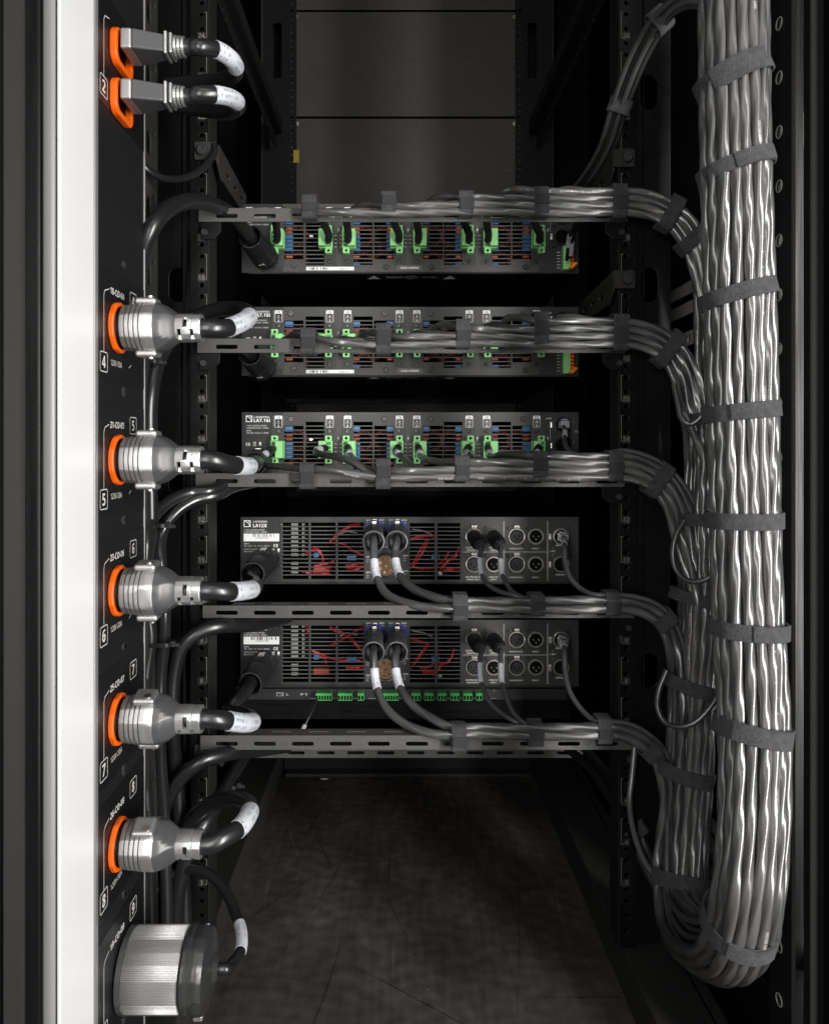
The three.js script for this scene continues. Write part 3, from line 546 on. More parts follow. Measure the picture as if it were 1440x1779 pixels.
// ---- the amplifier with red inner wiring and a socket field on the right (two of them)
const L12 = { x0: 418, x1: 1005, y0: 898, y1: 1014, cx: 711.5 };
function ampTwelve(label, variant = 0) {
  const { x0, x1, y0, y1, cx } = L12, base = P(cx, y1, AD), h = (y1 - y0) * K, w = (x1 - x0) * K;
  const a = thing('amplifier', label, 'amplifier', base.toArray()), X = (px) => (px - cx) * K, Y = (py) => (y1 - py) * K;
  chassis(a, w, h, 0.42);
  const wins = [[491, 908, 536, 1006], [540, 908, 583, 1006], [587, 908, 632, 1006], [712, 909, 755, 1007], [760, 909, 799, 1007]];
  const tex = panelTex(x0, y0, x1, y1, (x) => {
    x.fillStyle = 'rgb(36,35,34)'; x.fillRect(x0, y0, x1 - x0, y1 - y0); x.fillStyle = 'rgb(15,15,16)'; x.fillRect(x0, y0, 71, 200); x.fillStyle = 'rgb(27,27,29)'; x.fillRect(633, y0 + 3, 78, 200);
    x.fillStyle = x.strokeStyle = 'rgb(225,225,222)'; emblem(x, 424.5, 904.5, 10.5);
    x.font = 'bold 4px sans-serif'; x.fillText('L-ACOUSTICS', 439.5, 907.4, 30); x.font = 'bold 8.6px sans-serif'; x.fillText('LA12X', 439, 916, 29);
    x.font = '3px sans-serif'; x.fillText('17 RUE LEVACHER CINTRAT', 424, 921.4, 39); x.fillText('91460 MARCOUSSIS - FRANCE', 424, 925.2, 42);
    x.fillStyle = 'rgb(205,205,203)'; x.fillRect(423.5, 927, 62, 13.5); bars2(x, 436.5, 927.4, 43, 5.4); x.font = '3.6px sans-serif'; x.fillText(variant ? 'L1A0001/1290' : 'L1A0005/2058', 444, 936.4, 28);
    x.fillStyle = 'rgb(215,215,212)'; x.font = '3px sans-serif'; x.fillText('MAINS', 424, 945.6, 10); x.fillText('100 - 240 V ~ 50 - 60 Hz / 3000 W', 424, 949.4, 48); x.fillText('OUTPUT 2600 RMS @ 2.7 OHM', 424, 955.2, 40); x.fillText('MADE IN FRANCE', 424, 959, 18);
    x.font = 'bold 7px sans-serif'; x.fillText('CE', 475, 950); x.font = 'bold 3.6px sans-serif'; x.fillText('UK', 472.5, 956); x.fillText('CA', 472.5, 959.4); x.fillRect(482.6, 953, 3.4, 4.4); x.fillRect(482, 958.2, 4.4, 0.8);
    x.font = 'bold 3.6px sans-serif'; [[636, 'OUT1'], [658.5, 'OUT1'], [675, 'OUT2'], [697, 'OUT4']].forEach(([q, t]) => { x.fillText(t, q, 905.4, 10.5); x.fillText('1+ 1-', q + 1, 909.6, 8); });
    for (const [q, r] of [[636, 969], [636, 996], [700, 967], [700, 994]]) { x.fillText('OUT2', q, r, 10); x.font = '3px sans-serif'; x.fillText('1/2+', q, r + 4, 8); x.fillText('1/2-', q, r + 8, 8); x.font = 'bold 3.6px sans-serif'; }
    x.beginPath(); x.moveTo(673, 935); x.lineTo(669.5, 941); x.lineTo(672, 941); x.lineTo(670, 945.5); x.lineTo(675, 939.4); x.lineTo(672.6, 939.6); x.closePath(); x.fill(); x.font = 'bold 3.2px sans-serif'; x.fillText('CLASS 3 WIRING', 658, 951.4, 24);
    x.fillStyle = 'rgb(205,205,202)'; x.fillRect(874.5, 905, 0.8, 104); x.fillRect(950.5, 904.5, 0.9, 105); x.fillRect(804, 958.6, 147, 0.7);
    x.font = 'bold 3.6px sans-serif'; x.textAlign = 'center';
    for (const [q, r, s, t] of [[822, 953, 'AES/EBU IN A/B', 'ANALOG IN A'], [857, 953, 'LINK A/B', 'LINK A'], [822, 1004, 'AES/EBU IN C/D', 'ANALOG IN C'], [857, 1004, 'LINK C/D', 'LINK C']]) { x.fillText(s, q, r, 27); x.fillText(t, q, r + 4.2, 25); }
    for (const [q, r, s] of [[896, 954.6, 'ANALOG IN B'], [929.5, 954.6, 'LINK B'], [896, 1004.6, 'ANALOG IN D'], [929.5, 1004.6, 'LINK D'], [974, 949, 'LINK/ACT 1'], [974, 1000, 'LINK/ACT 2'], [959.5, 959.4, 'L-NET']]) x.fillText(s, q, r, 24);
    x.fillRect(959.6, 950, 0.5, 4); x.fillRect(959.6, 963, 0.5, 4);
  });
  part('rear_panel', panelFace(x0, y0, x1, y1, wins), new THREE.MeshPhysicalMaterial({ map: tex, roughness: 0.48 }), a);
  grille(a, wins, 7.0, 1.5, cx, y1);
  part('bottom_lip', rbox(w - 0.01, 0.002, 0.003, 0, 0.0006, 0.0004, 0.0006), powderMid, a);
  for (let k = 0; k < 12; k++) if (k !== 8) { part('terminal_strip', rbox(0.009, 0.0036, 0.003, X(510), Y(912.5 + k * 7.6), -0.012, 0.0005), M('terminal_grey', [0.2, 0.2, 0.19], 0.5), a); if (k < 8) part('terminal_strip', rbox(0.0045, 0.0034, 0.003, X(526), Y(912.5 + k * 7.6), -0.012, 0.0005), M('terminal_grey', [0.2, 0.2, 0.19], 0.5), a); }
  for (const [px, py, ww] of [[610, 971, 17], [757, 969, 14], [548, 966, 9]]) part('capacitor', rbox(ww * K, 0.0065, 0.012, X(px), Y(py), -0.014, 0.001), blueCap, a);
  part('red_capacitor', rbox(0.022, 0.009, 0.01, X(556), Y(993), -0.016, 0.003), M('red_film', [0.3, 0.03, 0.012], 0.4), a);
  part('solder_tab', rbox(0.005, 0.005, 0.002, X(765), Y(998), -0.008, 0.0008), nickel, a);
  const wires = [[[572, 942], [585, 930], [605, 916], [625, 910]], [[578, 945], [595, 948], [612, 958], [632, 966]], [[528, 962], [550, 955], [560, 975], [548, 990], [575, 985]], [[545, 985], [565, 982], [578, 978]], [[600, 985], [618, 984], [634, 980]], [[600, 990], [618, 991], [634, 986]], [[714, 937], [730, 933], [748, 931], [757, 935]], [[742, 940], [730, 960], [718, 980], [713, 990]], [[745, 941], [733, 962], [722, 978], [714, 986]], [[716, 986], [735, 991], [752, 990], [762, 984]], [[766, 990], [780, 976], [792, 966], [798, 952]], [[764, 983], [774, 972], [781, 960]], [[770, 992], [785, 990], [800, 990]], [[523, 996], [540, 1000], [560, 998], [575, 1001]]];
  if (variant) wires.splice(0, wires.length, [[572, 913], [584, 920], [598, 927]], [[632, 912], [618, 922], [602, 930], [590, 938], [572, 948]], [[604, 930], [616, 940], [628, 954]], [[541, 955], [556, 962], [570, 970], [600, 972], [634, 973]], [[544, 960], [560, 968], [566, 974]], [[528, 912], [534, 920], [526, 930]], [[600, 984], [634, 986]], [[714, 936], [730, 941], [746, 944]], [[745, 945], [732, 958], [722, 974], [714, 986]], [[730, 984], [744, 986], [757, 976], [752, 970]], [[734, 992], [750, 995], [762, 986], [768, 978]], [[764, 982], [778, 975], [788, 962], [790, 954]], [[760, 955], [762, 965], [758, 972]]);
  wires.forEach((q, k) => { for (const o of k % 2 ? [0] : [0, 3]) part('inner_wire', sweep(curveOf(q.map(([px, py], i) => V(X(px), Y(py + o), -0.009 - 0.004 * ((k + i) % 3)))), 0.0012 + 0.0003 * (k % 2), { amp: 0.22, lobes: 2, pitch: 0.008, step: 0.002, radial: 8 }), redWire, a); });
  for (const [q] of [[[[590, 930], [600, 925], [620, 928]]], [[[716, 921], [735, 924], [752, 931]]]]) part('inner_wire', sweep(curveOf(q.map(([px, py]) => V(X(px), Y(py), -0.012))), 0.001, { amp: 0, step: 0.002, radial: 8 }), M('grey_wire', [0.2, 0.2, 0.2], 0.4), a);
  // speaker sockets and the round multipin socket
  for (const px of [651, 690]) { const s = part('speaker_socket', alongZ(lathe([[0.0095, 0], [0.0128, 0], [0.0132, 0.001], [0.0128, 0.003], [0.0108, 0.0032], [0.0095, 0.0028], [0.0095, 0]], 36)), bluePlastic, a, [X(px), Y(922), 0.0002]); part('socket_well', alongZ(cyl(0.0094, 0.0094, 0.001, 24)).translate(0, 0, 0.001), darkVoid, s); part('latch', rbox(0.006, 0.004, 0.006, 0, 0.0135, 0.003, 0.001), nickel, s); }
  const mp = part('multipin_socket', alongZ(lathe([[0.0132, 0], [0.0155, 0], [0.016, 0.001], [0.0158, 0.006], [0.015, 0.0066], [0.0135, 0.006], [0.0132, 0]], 40)), screwBlack, a, [X(671), Y(982), 0.0002]);
  part('insulator', alongZ(cyl(0.013, 0.013, 0.003, 32)).translate(0, 0, 0.0018), brownFace, mp);
  for (let k = 0; k < 8; k++) { const r = k ? 0.0085 : 0, an = k * Math.PI * 2 / 7; part('pin', alongZ(lathe([[0.0009, 0.0008], [0.0017, 0.0008], [0.0017, -0.001], [0.0009, -0.001]], 12)).translate(r * Math.cos(an), r * Math.sin(an), 0.0042), gold, mp); }
  // XLR sockets: female and male
  for (const py of [932, 980]) for (const px of [823, 897]) {
    const g = part('female_socket', alongZ(lathe([[0.0088, 0], [0.0103, 0], [0.0106, 0.001], [0.0103, 0.002], [0.0094, 0.0022], [0.0088, 0.001]], 36)), nickel, a, [X(px), Y(py), 0.0002]);
    part('insert', alongZ(lathe([[0, 0.0018], [0.0072, 0.0018], [0.0076, 0.0012], [0.0076, 0], [0.0087, 0]], 30)), blackPlastic, g);
    part('contact_hole', [[-0.0033, 0.0005], [0.0033, 0.0005], [0, -0.0033]].map(([u, v]) => alongZ(cyl(0.0012, 0.0012, 0.001, 10)).translate(u, v, 0.0018)), darkVoid, g);
    part('release_tab', rbox(0.008, 0.0046, 0.004, 0, 0.0128, 0.002, 0.0016), nickel, g);
    part('socket_screw', screwSmall, screwBlack, g, [-0.0095, 0.0105, 0]); part('socket_screw', screwSmall, screwBlack, g, [0.0095, -0.0105, 0]);
  }
  for (const py of [932, 980]) for (const px of [857, 930]) {
    const g = part('male_socket', alongZ(lathe([[0.0079, 0], [0.0101, 0], [0.0104, 0.0012], [0.0098, 0.0024], [0.0084, 0.0026], [0.0079, 0.0008]], 36)), nickel, a, [X(px), Y(py), 0.0002]);
    part('socket_well', alongZ(cyl(0.0078, 0.0078, 0.0008, 28)).translate(0, 0, 0.0006), darkVoid, g);
    for (const [u, v] of [[-0.0033, 0.0005], [0.0033, 0.0005], [0, -0.0033]]) part('pin', alongZ(lathe([[0, 0.006], [0.0007, 0.0056], [0.0009, 0.004], [0.0009, 0]], 10)), nickel, g, [u, v, 0.0006]);
    part('socket_screw', screwSmall, screwBlack, g, [-0.0095, 0.0105, 0]); part('socket_screw', screwSmall, screwBlack, g, [0.0095, -0.0105, 0]);
  }
  etherPort(a, 974, 932, cx, y1, nickel); etherPort(a, 974, 980, cx, y1, nickel);
  for (const [px, py] of [[489, 912], [489, 970], [489, 984], [706, 953]]) part('screw', screwSmall, screwBlack, a, [X(px), Y(py), 0.0002]);
  return a;
}
const amp4 = ampTwelve('upper amplifier with red inner wires and round sockets, above the fourth bar');
const amp5 = ampTwelve('lower amplifier with red inner wires and round sockets, above the green terminals', 1); amp5.position.y = P(0, 1193, AD).y;

// ---- the flat controller under the lowest amplifier, with a row of green terminals
{
  const D = 1.0, k = D / F, y1 = 1250, cx = 700, base = P(cx, y1, D), X = (px) => (px - cx) * k, Y = (py) => (y1 - py) * k;
  const c = thing('controller', 'flat black controller with a row of small green terminals, under the lowest amplifier', 'controller', base.toArray());
  part('case', rbox(0.43, 0.0425, 0.25, 0, 0.0213, -0.125, 0.001), black, c);
  const t = canvasTex(1024, 64, (x) => { x.fillStyle = 'rgb(22,22,23)'; x.fillRect(0, 0, 1024, 64); x.fillStyle = x.strokeStyle = 'rgb(150,150,148)'; x.save(); x.translate(118, 22); emblem(x, 0, 0, 20); x.restore(); x.font = 'bold 20px sans-serif'; x.fillText('L', 146, 40); x.font = 'bold 22px sans-serif'; x.fillText('P1', 190, 40); for (let i = 220; i < 800; i += 46) x.fillRect(i, 56, 30, 2); });
  part('print_strip', new THREE.PlaneGeometry(0.42, 0.0135), new THREE.MeshPhysicalMaterial({ map: t, roughness: 0.5 }), c, [0, Y(1206), 0.0004]);
  for (const [a, b] of [[550, 578], [588, 613], [622, 633], [664, 692], [714, 730], [737, 753], [759, 775], [781, 797], [803, 819], [825, 836]]) {
    const w = (b - a) * k, g = part('terminal', rbox(w, 0.0095, 0.012, X((a + b) / 2), Y(1206), 0.006, 0.0006), green2(), c), n = Math.max(2, Math.round((b - a) / 5));
    part('contact_slot', Array.from({ length: n }, (_, i) => rbox(w / n * 0.62, 0.005, 0.001, X(a) + w * (i + 0.5) / n, Y(1207), 0.0121, 0.0002)), darkVoid, g);
  }
  part('lamp', rbox(0.0018, 0.0018, 0.001, X(858), Y(1200), 0.0004, 0.0005), M('amber_dot', [0.3, 0.25, 0.05], 0.4), c);
}
function green2() { return M('green_terminal', [0.05, 0.3, 0.07], 0.45); }

// ---------------------------------------------------------------- power cords on the left
const relief = (() => { // strain relief with three open slots, cut out of the sleeve; axis +y before turning
  const ev = new Evaluator(); let b = new Brush(lathe([[0.009, 0], [0.0119, 0], [0.0122, 0.0008], [0.0122, 0.0125], [0.0116, 0.0135], [0.0119, 0.0145], [0.0119, 0.02], [0.0114, 0.0208], [0.009, 0.0208], [0.009, 0]], 40, false)); b.updateMatrixWorld();
  for (const [a, y, w, z] of [[0, 0.0085, 0.0036, -0.004], [0, 0.0035, 0.003, 0.0065], [0, 0.0142, 0.003, 0.0065]]) { const c = new Brush(new THREE.BoxGeometry(0.0088, w, 0.012).translate(z, y, 0.012)); c.updateMatrixWorld(); b = ev.evaluate(b, c, SUBTRACTION); b.updateMatrixWorld(); }
  const g = toCreasedNormals(b.geometry, 0.6); g.clearGroups(); return alongX(g).rotateX(0);
})();
const nearT = (c, p, n = 300) => { let best = 0, bd = 9; for (let i = 0; i <= n; i++) { const d = c.getPointAt(i / n).distanceTo(p); if (d < bd) { bd = d; best = i / n; } } return best; };
const rel = (pts, o) => pts.map((p) => (p.isVector3 ? p : P(...p)).clone().sub(o));
function cordPart(root, pts, r, mat, name = 'cord') { const c = curveOf(rel(pts, root.position)); part(name, sweep(c, r, { amp: 0.012, lobes: 3, step: 0.004, radial: 22, pitch: 0.2 }), mat, root); return c; }
function cordLabel(root, c, from, to, r, k) { const a = nearT(c, P(...from).sub(root.position)), b = nearT(c, P(...to).sub(root.position)); wrapLabel(c, Math.min(a, b), Math.max(a, b), r, root, k); }
const plugBody = (() => { const pr = [[0.0165, 0.0082], [0.0188, 0.0084], [0.0194, 0.009]]; let x = 0.0125, r = 0.0197; for (let k = 0; k < 4; k++) { pr.push([r, x], [r - 0.002, x + 0.0003], [r - 0.002, x + 0.001], [r + 0.0004, x + 0.0013]); x += 0.0041; r += 0.0004; } pr.push([0.0213, 0.0285], [0.0214, 0.036], [0.0209, 0.0369]); return alongX(lathe(pr, 56)); })();
const plugNeck = alongX(lathe([[0.0155, 0.0008], [0.016, 0.0008], [0.0165, 0.0081]], 40));
const plugCap = alongX(lathe([[0.0212, 0.0369], [0.0209, 0.0378], [0.0204, 0.040], [0.0185, 0.0445], [0.0155, 0.049], [0.0128, 0.0525], [0.0122, 0.0532], [0.009, 0.0532]], 56));
function twistPlug(py, ordinal, n, cord, lab, k) {
  const o = P(200, py, PD); o.x = PX;
  const g = thing('power_cable', `thick black power cord with a ribbed grey round plug in the ${ordinal} large orange socket, outlet ${n}`, 'power cable', o.toArray());
  g.userData.label = `ribbed grey round plug with thick black cord in outlet ${n}, ${ordinal} of the five`;
  part('plug_body', plugBody, plugGrey, g); part('plug_neck', plugNeck, blackPlastic, g); part('plug_cap', plugCap, plugDark, g);
  for (const s of [-1, 1]) { const f = part('clamp_lug', rbox(0.0185, 0.0062, 0.018, 0.0275, s * 0.0222, 0, 0.0028), plugGrey, g); part('lug_screw', cyl(0.0028, 0.0028, 0.003, 14).translate(0.031, s * 0.0252, 0.004), steel, f); }
  part('strain_relief', relief.clone().translate(0.0532, 0, 0), plugMid, g);
  const turn = { 4: 0.03, 5: -0.06, 6: 0.14, 7: 0.33, 8: 0.5 }[n]; for (const q of g.children) q.rotation.x = turn;
  const tip = o.clone(); tip.x += 0.06; const tip2 = o.clone(); tip2.x += 0.082;
  const c = cordPart(g, [tip, tip2, ...cord], 0.0079, rubber); cordLabel(g, c, lab[0], lab[1], 0.0084, k); return g;
}
twistPlug(570, 'highest', '4', [[392, 570, 0.676], [420, 560, 0.7], [433, 547, 0.745], [415, 537, 0.79], [372, 540, 0.815], [318, 565, 0.825], [278, 620, 0.8], [262, 690, 0.785], [260, 780, 0.785], [262, 900, 0.79]], [[398, 567, 0.68], [432, 548, 0.735]], 0);
twistPlug(799, 'second', '5', [[395, 806, 0.678], [424, 810, 0.705], [440, 808, 0.76], [446, 804, 0.85], [448, 804, 0.93]], [[409, 808, 0.69], [432, 810, 0.725]], 1);
twistPlug(1026, 'third', '6', [[395, 1028, 0.674], [426, 1026, 0.7], [441, 1022, 0.745], [443, 1014, 0.82], [434, 1005, 0.9], [447, 989, 0.945]], [[402, 1028, 0.678], [438, 1024, 0.725]], 2);
twistPlug(1249, 'fourth', '7', [[392, 1252, 0.674], [425, 1256, 0.7], [440, 1252, 0.742], [425, 1243, 0.79], [398, 1238, 0.83], [402, 1228, 0.868], [424, 1204, 0.905], [440, 1180, 0.938]], [[396, 1254, 0.676], [438, 1254, 0.725]], 0);
twistPlug(1466, 'lowest', '8', [[388, 1456, 0.672], [414, 1440, 0.685], [432, 1416, 0.71], [432, 1396, 0.75], [402, 1388, 0.79], [360, 1400, 0.82], [325, 1435, 0.84], [300, 1500, 0.85], [285, 1590, 0.85]], [[412, 1442, 0.684], [438, 1408, 0.72]], 1);
// rectangular plugs at the top
function boxPlug(py, label, cord, lab, k) {
  const o = P(200, py, PD); o.x = PX; const g = thing('power_cable', label, 'power cable', o.toArray());
  part('plug_flange', rbox(0.0095, 0.0175, 0.033, 0.0135, 0, 0, 0.002), plugGrey, g);
  const body = new RoundedBoxGeometry(0.026, 0.0172, 0.032, 3, 0.002), p = body.attributes.position;
  for (let i = 0; i < p.count; i++) { const t = (p.getX(i) + 0.013) / 0.026, s = 1 - 0.5 * Math.max(0, t - 0.25) / 0.75; p.setZ(i, p.getZ(i) * s); p.setY(i, p.getY(i) * (1 - 0.16 * t)); } body.computeVertexNormals();
  part('plug_body', body.translate(0.0305, 0, 0), plugDark, g);
  part('grip_rim', rbox(0.003, 0.0195, 0.0195, 0.0445, 0, 0, 0.0012), plugGrey, g); part('grip_rim', rbox(0.0028, 0.0175, 0.018, 0.0487, 0, 0, 0.0012), plugMid, g);
  part('strain_ring', [0, 1, 2].map((i) => alongX(lathe([[0.006, 0], [0.0092 - i * 0.0004, 0], [0.0094 - i * 0.0004, 0.001], [0.009 - i * 0.0004, 0.0022], [0.006, 0.0022]], 26)).translate(0.0508 + i * 0.0031, 0, 0)), plugMid, g);
  const a = o.clone(); a.x += 0.052; const b = o.clone(); b.x += 0.066;
  const c = cordPart(g, [a, b, ...cord], 0.0071, rubber); cordLabel(g, c, lab[0], lab[1], 0.0075, k);
}
boxPlug(82, 'upper of two rectangular grey plugs at top left, black cord looping', [[345, 82, 0.665], [375, 86, 0.675], [402, 103, 0.692], [410, 126, 0.725], [388, 138, 0.765], [340, 143, 0.79], [290, 148, 0.8]], [[374, 86, 0.675], [411, 120, 0.71]], 2);
boxPlug(168, 'lower of two rectangular grey plugs at top left, black cord looping', [[345, 164, 0.665], [380, 165, 0.672], [405, 172, 0.692], [414, 186, 0.73], [390, 196, 0.77], [345, 190, 0.8], [295, 182, 0.81]], [[372, 165, 0.671], [411, 178, 0.705]], 0);
// the large round ribbed plug at the bottom
{
  const o = P(226, 1683, 0.69); o.x = PX; const g = thing('power_cable', 'largest grey plug at bottom left, ribbed lengthwise, with a dark collar and thin cord', 'power cable', o.toArray());
  const s = new THREE.Shape(), N = 132, R = 0.0335;
  for (let k = 0; k <= N * 4; k++) {
    const an = k / (N * 4) * Math.PI * 2, deg = an * 180 / Math.PI, smooth = (deg > 222 && deg < 243) || (deg > 262 && deg < 283) || (deg > 42 && deg < 63), groove = Math.abs(deg - 252) < 1.6 || Math.abs(deg - 290) < 1.6;
    const r = groove ? R - 0.0016 : smooth ? R + 0.0004 : R + 0.00038 * (k % 4 < 2 ? 1 : -1); s[k ? 'lineTo' : 'moveTo'](r * Math.cos(an), r * Math.sin(an));
  }
  const shell = toCreasedNormals(extrude(s, 0.049, 0.0022, 4), 0.5).rotateY(Math.PI / 2).translate(0.006, 0, 0);
  part('ribbed_shell', shell, M('shell_grey', [0.42, 0.415, 0.41], 0.4, { metalness: 0.85 }), g);
  part('shell_rim', alongX(lathe([[0.031, 0.0015], [0.034, 0.002], [0.0345, 0.004], [0.034, 0.0062], [0.031, 0.0064]], 56)), plugDark, g);
  const dark = M('collar_black', [0.022, 0.022, 0.022], 0.36);
  part('collar', alongX(lathe([[0.03, 0.0555], [0.0352, 0.056], [0.0362, 0.0575], [0.036, 0.061], [0.0345, 0.0625], [0.0347, 0.064], [0.0352, 0.0655], [0.035, 0.0715], [0.033, 0.0745], [0.024, 0.0775], [0.012, 0.0795], [0.0085, 0.083], [0.004, 0.083]], 56)), dark, g);
  for (const an of [0.25, 2.3, 4.4]) part('collar_screw', [cyl(0.0028, 0.0028, 0.003, 14).translate(0.0705, 0.0345, 0)].map((q) => q.rotateX(Math.PI / 2 + an)), screwBlack, g);
  part('latch_button', rbox(0.009, 0.006, 0.014, 0.067, -0.0355, 0.006, 0.002), plugMid, g);
  const a = o.clone(); a.x += 0.076; const b = o.clone(); b.x += 0.09;
  const c = cordPart(g, [a, b, [400, 1678, 0.7], [417, 1655, 0.72], [420, 1622, 0.745], [410, 1590, 0.77], [388, 1542, 0.8], [350, 1512, 0.82], [305, 1515, 0.83], [262, 1560, 0.82], [245, 1640, 0.81]], 0.0052, rubber); cordLabel(g, c, [419, 1652, 0.722], [415, 1606, 0.758], 0.0056, 1);
}
// inlet connectors of the amplifiers with their thick cords
const inletGeo = lathe([[0.006, 0], [0.0155, 0], [0.0165, 0.002], [0.0165, 0.011], [0.0158, 0.012], [0.0158, 0.0128], [0.0164, 0.0136], [0.016, 0.03], [0.0154, 0.0312], [0.0154, 0.0325], [0.0158, 0.0335], [0.0146, 0.058], [0.0142, 0.0605], [0.0128, 0.061], [0.0122, 0.059], [0.0118, 0.046], [0.006, 0.046]], 40);
function inlet(label, base, tipPx, cord, latchUp) {
  const o = P(...base), g = thing('amplifier_inlet_cord', label, 'power connector', o.toArray()), dir = P(...tipPx).sub(o).normalize();
  const q = new THREE.Quaternion().setFromUnitVectors(V(0, 1, 0), dir), geo = inletGeo.clone().applyQuaternion(q);
  part('connector_body', geo, blackPlastic, g);
  const l = part('latch', rbox(0.008, 0.011, 0.002, 0, 0, 0, 0.0008), steel, g); l.position.copy(dir).multiplyScalar(0.012).add(V(0, latchUp * 0.0165, 0.004)); l.quaternion.copy(q);
  if (cord) cordPart(g, [o.clone().addScaledVector(dir, 0.03), o.clone().addScaledVector(dir, 0.065), ...cord], 0.0082, rubber); return g;
}
inlet('black inlet connector of the highest amplifier, its cord arching over from the left', [462, 448, 0.984], [425, 398, 0.905], [[400, 372, 0.875], [375, 358, 0.84], [335, 349, 0.8], [295, 362, 0.765], [265, 395, 0.745], [247, 440, 0.75], [242, 520, 0.77], [250, 600, 0.79]], -1);
inlet('black inlet connector of the second amplifier, under the second bar', [458, 640, 0.984], [428, 608, 0.91], [[410, 592, 0.88], [395, 584, 0.87], [360, 590, 0.87]], -1);
inlet('black inlet connector of the third amplifier, behind a white cord label', [452, 802, 0.984], [440, 806, 0.91], null, 1);
inlet('black inlet connector of the upper red-wired amplifier', [462, 972, 0.984], [432, 1006, 0.905], null, 1);
inlet('black inlet connector of the lower red-wired amplifier, pointing down to the left', [460, 1152, 0.984], [424, 1204, 0.9], null, 1);
// vertical cords at the far left and the cords that bend round behind the plugs
const loose = (name, label, pts, r, mat = rubber, cat = 'cable', amp = 0.012) => { const o = P(...pts[0]), g = thing(name, label, cat, o.toArray()); part('jacket', sweep(curveOf(rel(pts, o)), r, { amp, lobes: 3, step: 0.004, radial: 18 }), mat, g); return g; };
loose('black_cable', 'left of two glossy black cords running down between outlets 5 and 7', [[430, 836, 0.885], [390, 842, 0.857], [366, 852, 0.842], [330, 856, 0.834], [292, 873, 0.818], [263, 905, 0.8], [254, 950, 0.785], [252, 1030, 0.785], [262, 1105, 0.79], [254, 1170, 0.79], [250, 1280, 0.79], [256, 1420, 0.79], [262, 1600, 0.79], [262, 1790, 0.79]], 0.0066, glossy);
loose('black_cable', 'right of two glossy black cords running down between outlets 5 and 7', [[440, 838, 0.9], [404, 846, 0.868], [376, 860, 0.845], [340, 868, 0.835], [306, 890, 0.826], [282, 925, 0.82], [279, 980, 0.805], [286, 1060, 0.8], [284, 1120, 0.805], [279, 1180, 0.81], [278, 1290, 0.81], [285, 1420, 0.82], [290, 1600, 0.82], [292, 1790, 0.82]], 0.0066, glossy);
loose('black_cable', 'thick black cord curving down from behind the fourth bar to the left', [[500, 1072, 0.95], [462, 1082, 0.91], [424, 1087, 0.87], [384, 1088, 0.842], [346, 1098, 0.832], [316, 1124, 0.828], [302, 1175, 0.828], [299, 1250, 0.832], [305, 1330, 0.845], [318, 1500, 0.85], [325, 1700, 0.85]], 0.0078);
loose('black_cable', 'thick black cord curving down from behind the lowest bar to the left', [[500, 1296, 0.93], [440, 1304, 0.89], [392, 1310, 0.848], [352, 1322, 0.832], [318, 1348, 0.828], [290, 1392, 0.83], [277, 1440, 0.838], [272, 1520, 0.845], [276, 1700, 0.845]], 0.0078);
loose('black_cable', 'dark cord slanting down left below the lowest bar, tied twice', [[425, 1310, 0.98], [405, 1345, 0.935], [381, 1388, 0.882], [360, 1424, 0.844], [334, 1464, 0.832], [312, 1530, 0.832], [304, 1620, 0.84], [300, 1770, 0.845]], 0.0088);
loose('thin_black_cable', 'thin black cable hanging in a loop at upper left above the top bar', [[238, 270, 0.76], [254, 293, 0.765], [280, 308, 0.78], [308, 311, 0.8], [338, 302, 0.825], [362, 282, 0.845], [374, 262, 0.855], [372, 252, 0.858]], 0.0036);
loose('thin_wire', 'short thin black wire with a bare silver tip hanging below the green terminals', [[552, 1213, 0.99], [546, 1228, 0.98], [536, 1248, 0.97], [529, 1262, 0.965]], 0.0014);
one('silver_wire_tip', (() => { const c = curveOf([P(530, 1259, 0.966), P(524, 1272, 0.962)]); return sweep(c, 0.0028, { amp: 0, radial: 14 }); })(), strutGrey, 'silver tip on the end of the short black wire below the green terminals', 'ferrule');
// cable ties
function tie(label, px, py, d, w, h, dz, headSide = 1) { const p = P(px, py, d), g = thing('cable_tie', label, 'cable tie', p.toArray()); part('band', bandGeo(w, dz, h, Math.min(w, dz) * 0.5, 0.0012).rotateX(Math.PI / 2), blackPlastic, g); part('head', rbox(0.0055, 0.0065, 0.0055, headSide * (w + 0.001), 0, 0.003, 0.001), blackPlastic, g); part('tail', rbox(0.005, 0.004, 0.0011, headSide * (w + 0.0055), -0.001, 0.0045, 0.0005), blackPlastic, g); }
tie('black cable tie directly under the plug in outlet 4', 262, 629, 0.79, 0.0095, 0.004, 0.01);
tie('black cable tie round the two glossy cords above outlet 6', 266, 912, 0.806, 0.0165, 0.0042, 0.0115);
tie('black cable tie round the two glossy cords between outlets 6 and 7', 274, 1117, 0.795, 0.0155, 0.0045, 0.0115);
tie('black cable tie on the slanting cord below the lowest bar, left of the floor', 396, 1362, 0.917, 0.0125, 0.0045, 0.0125);

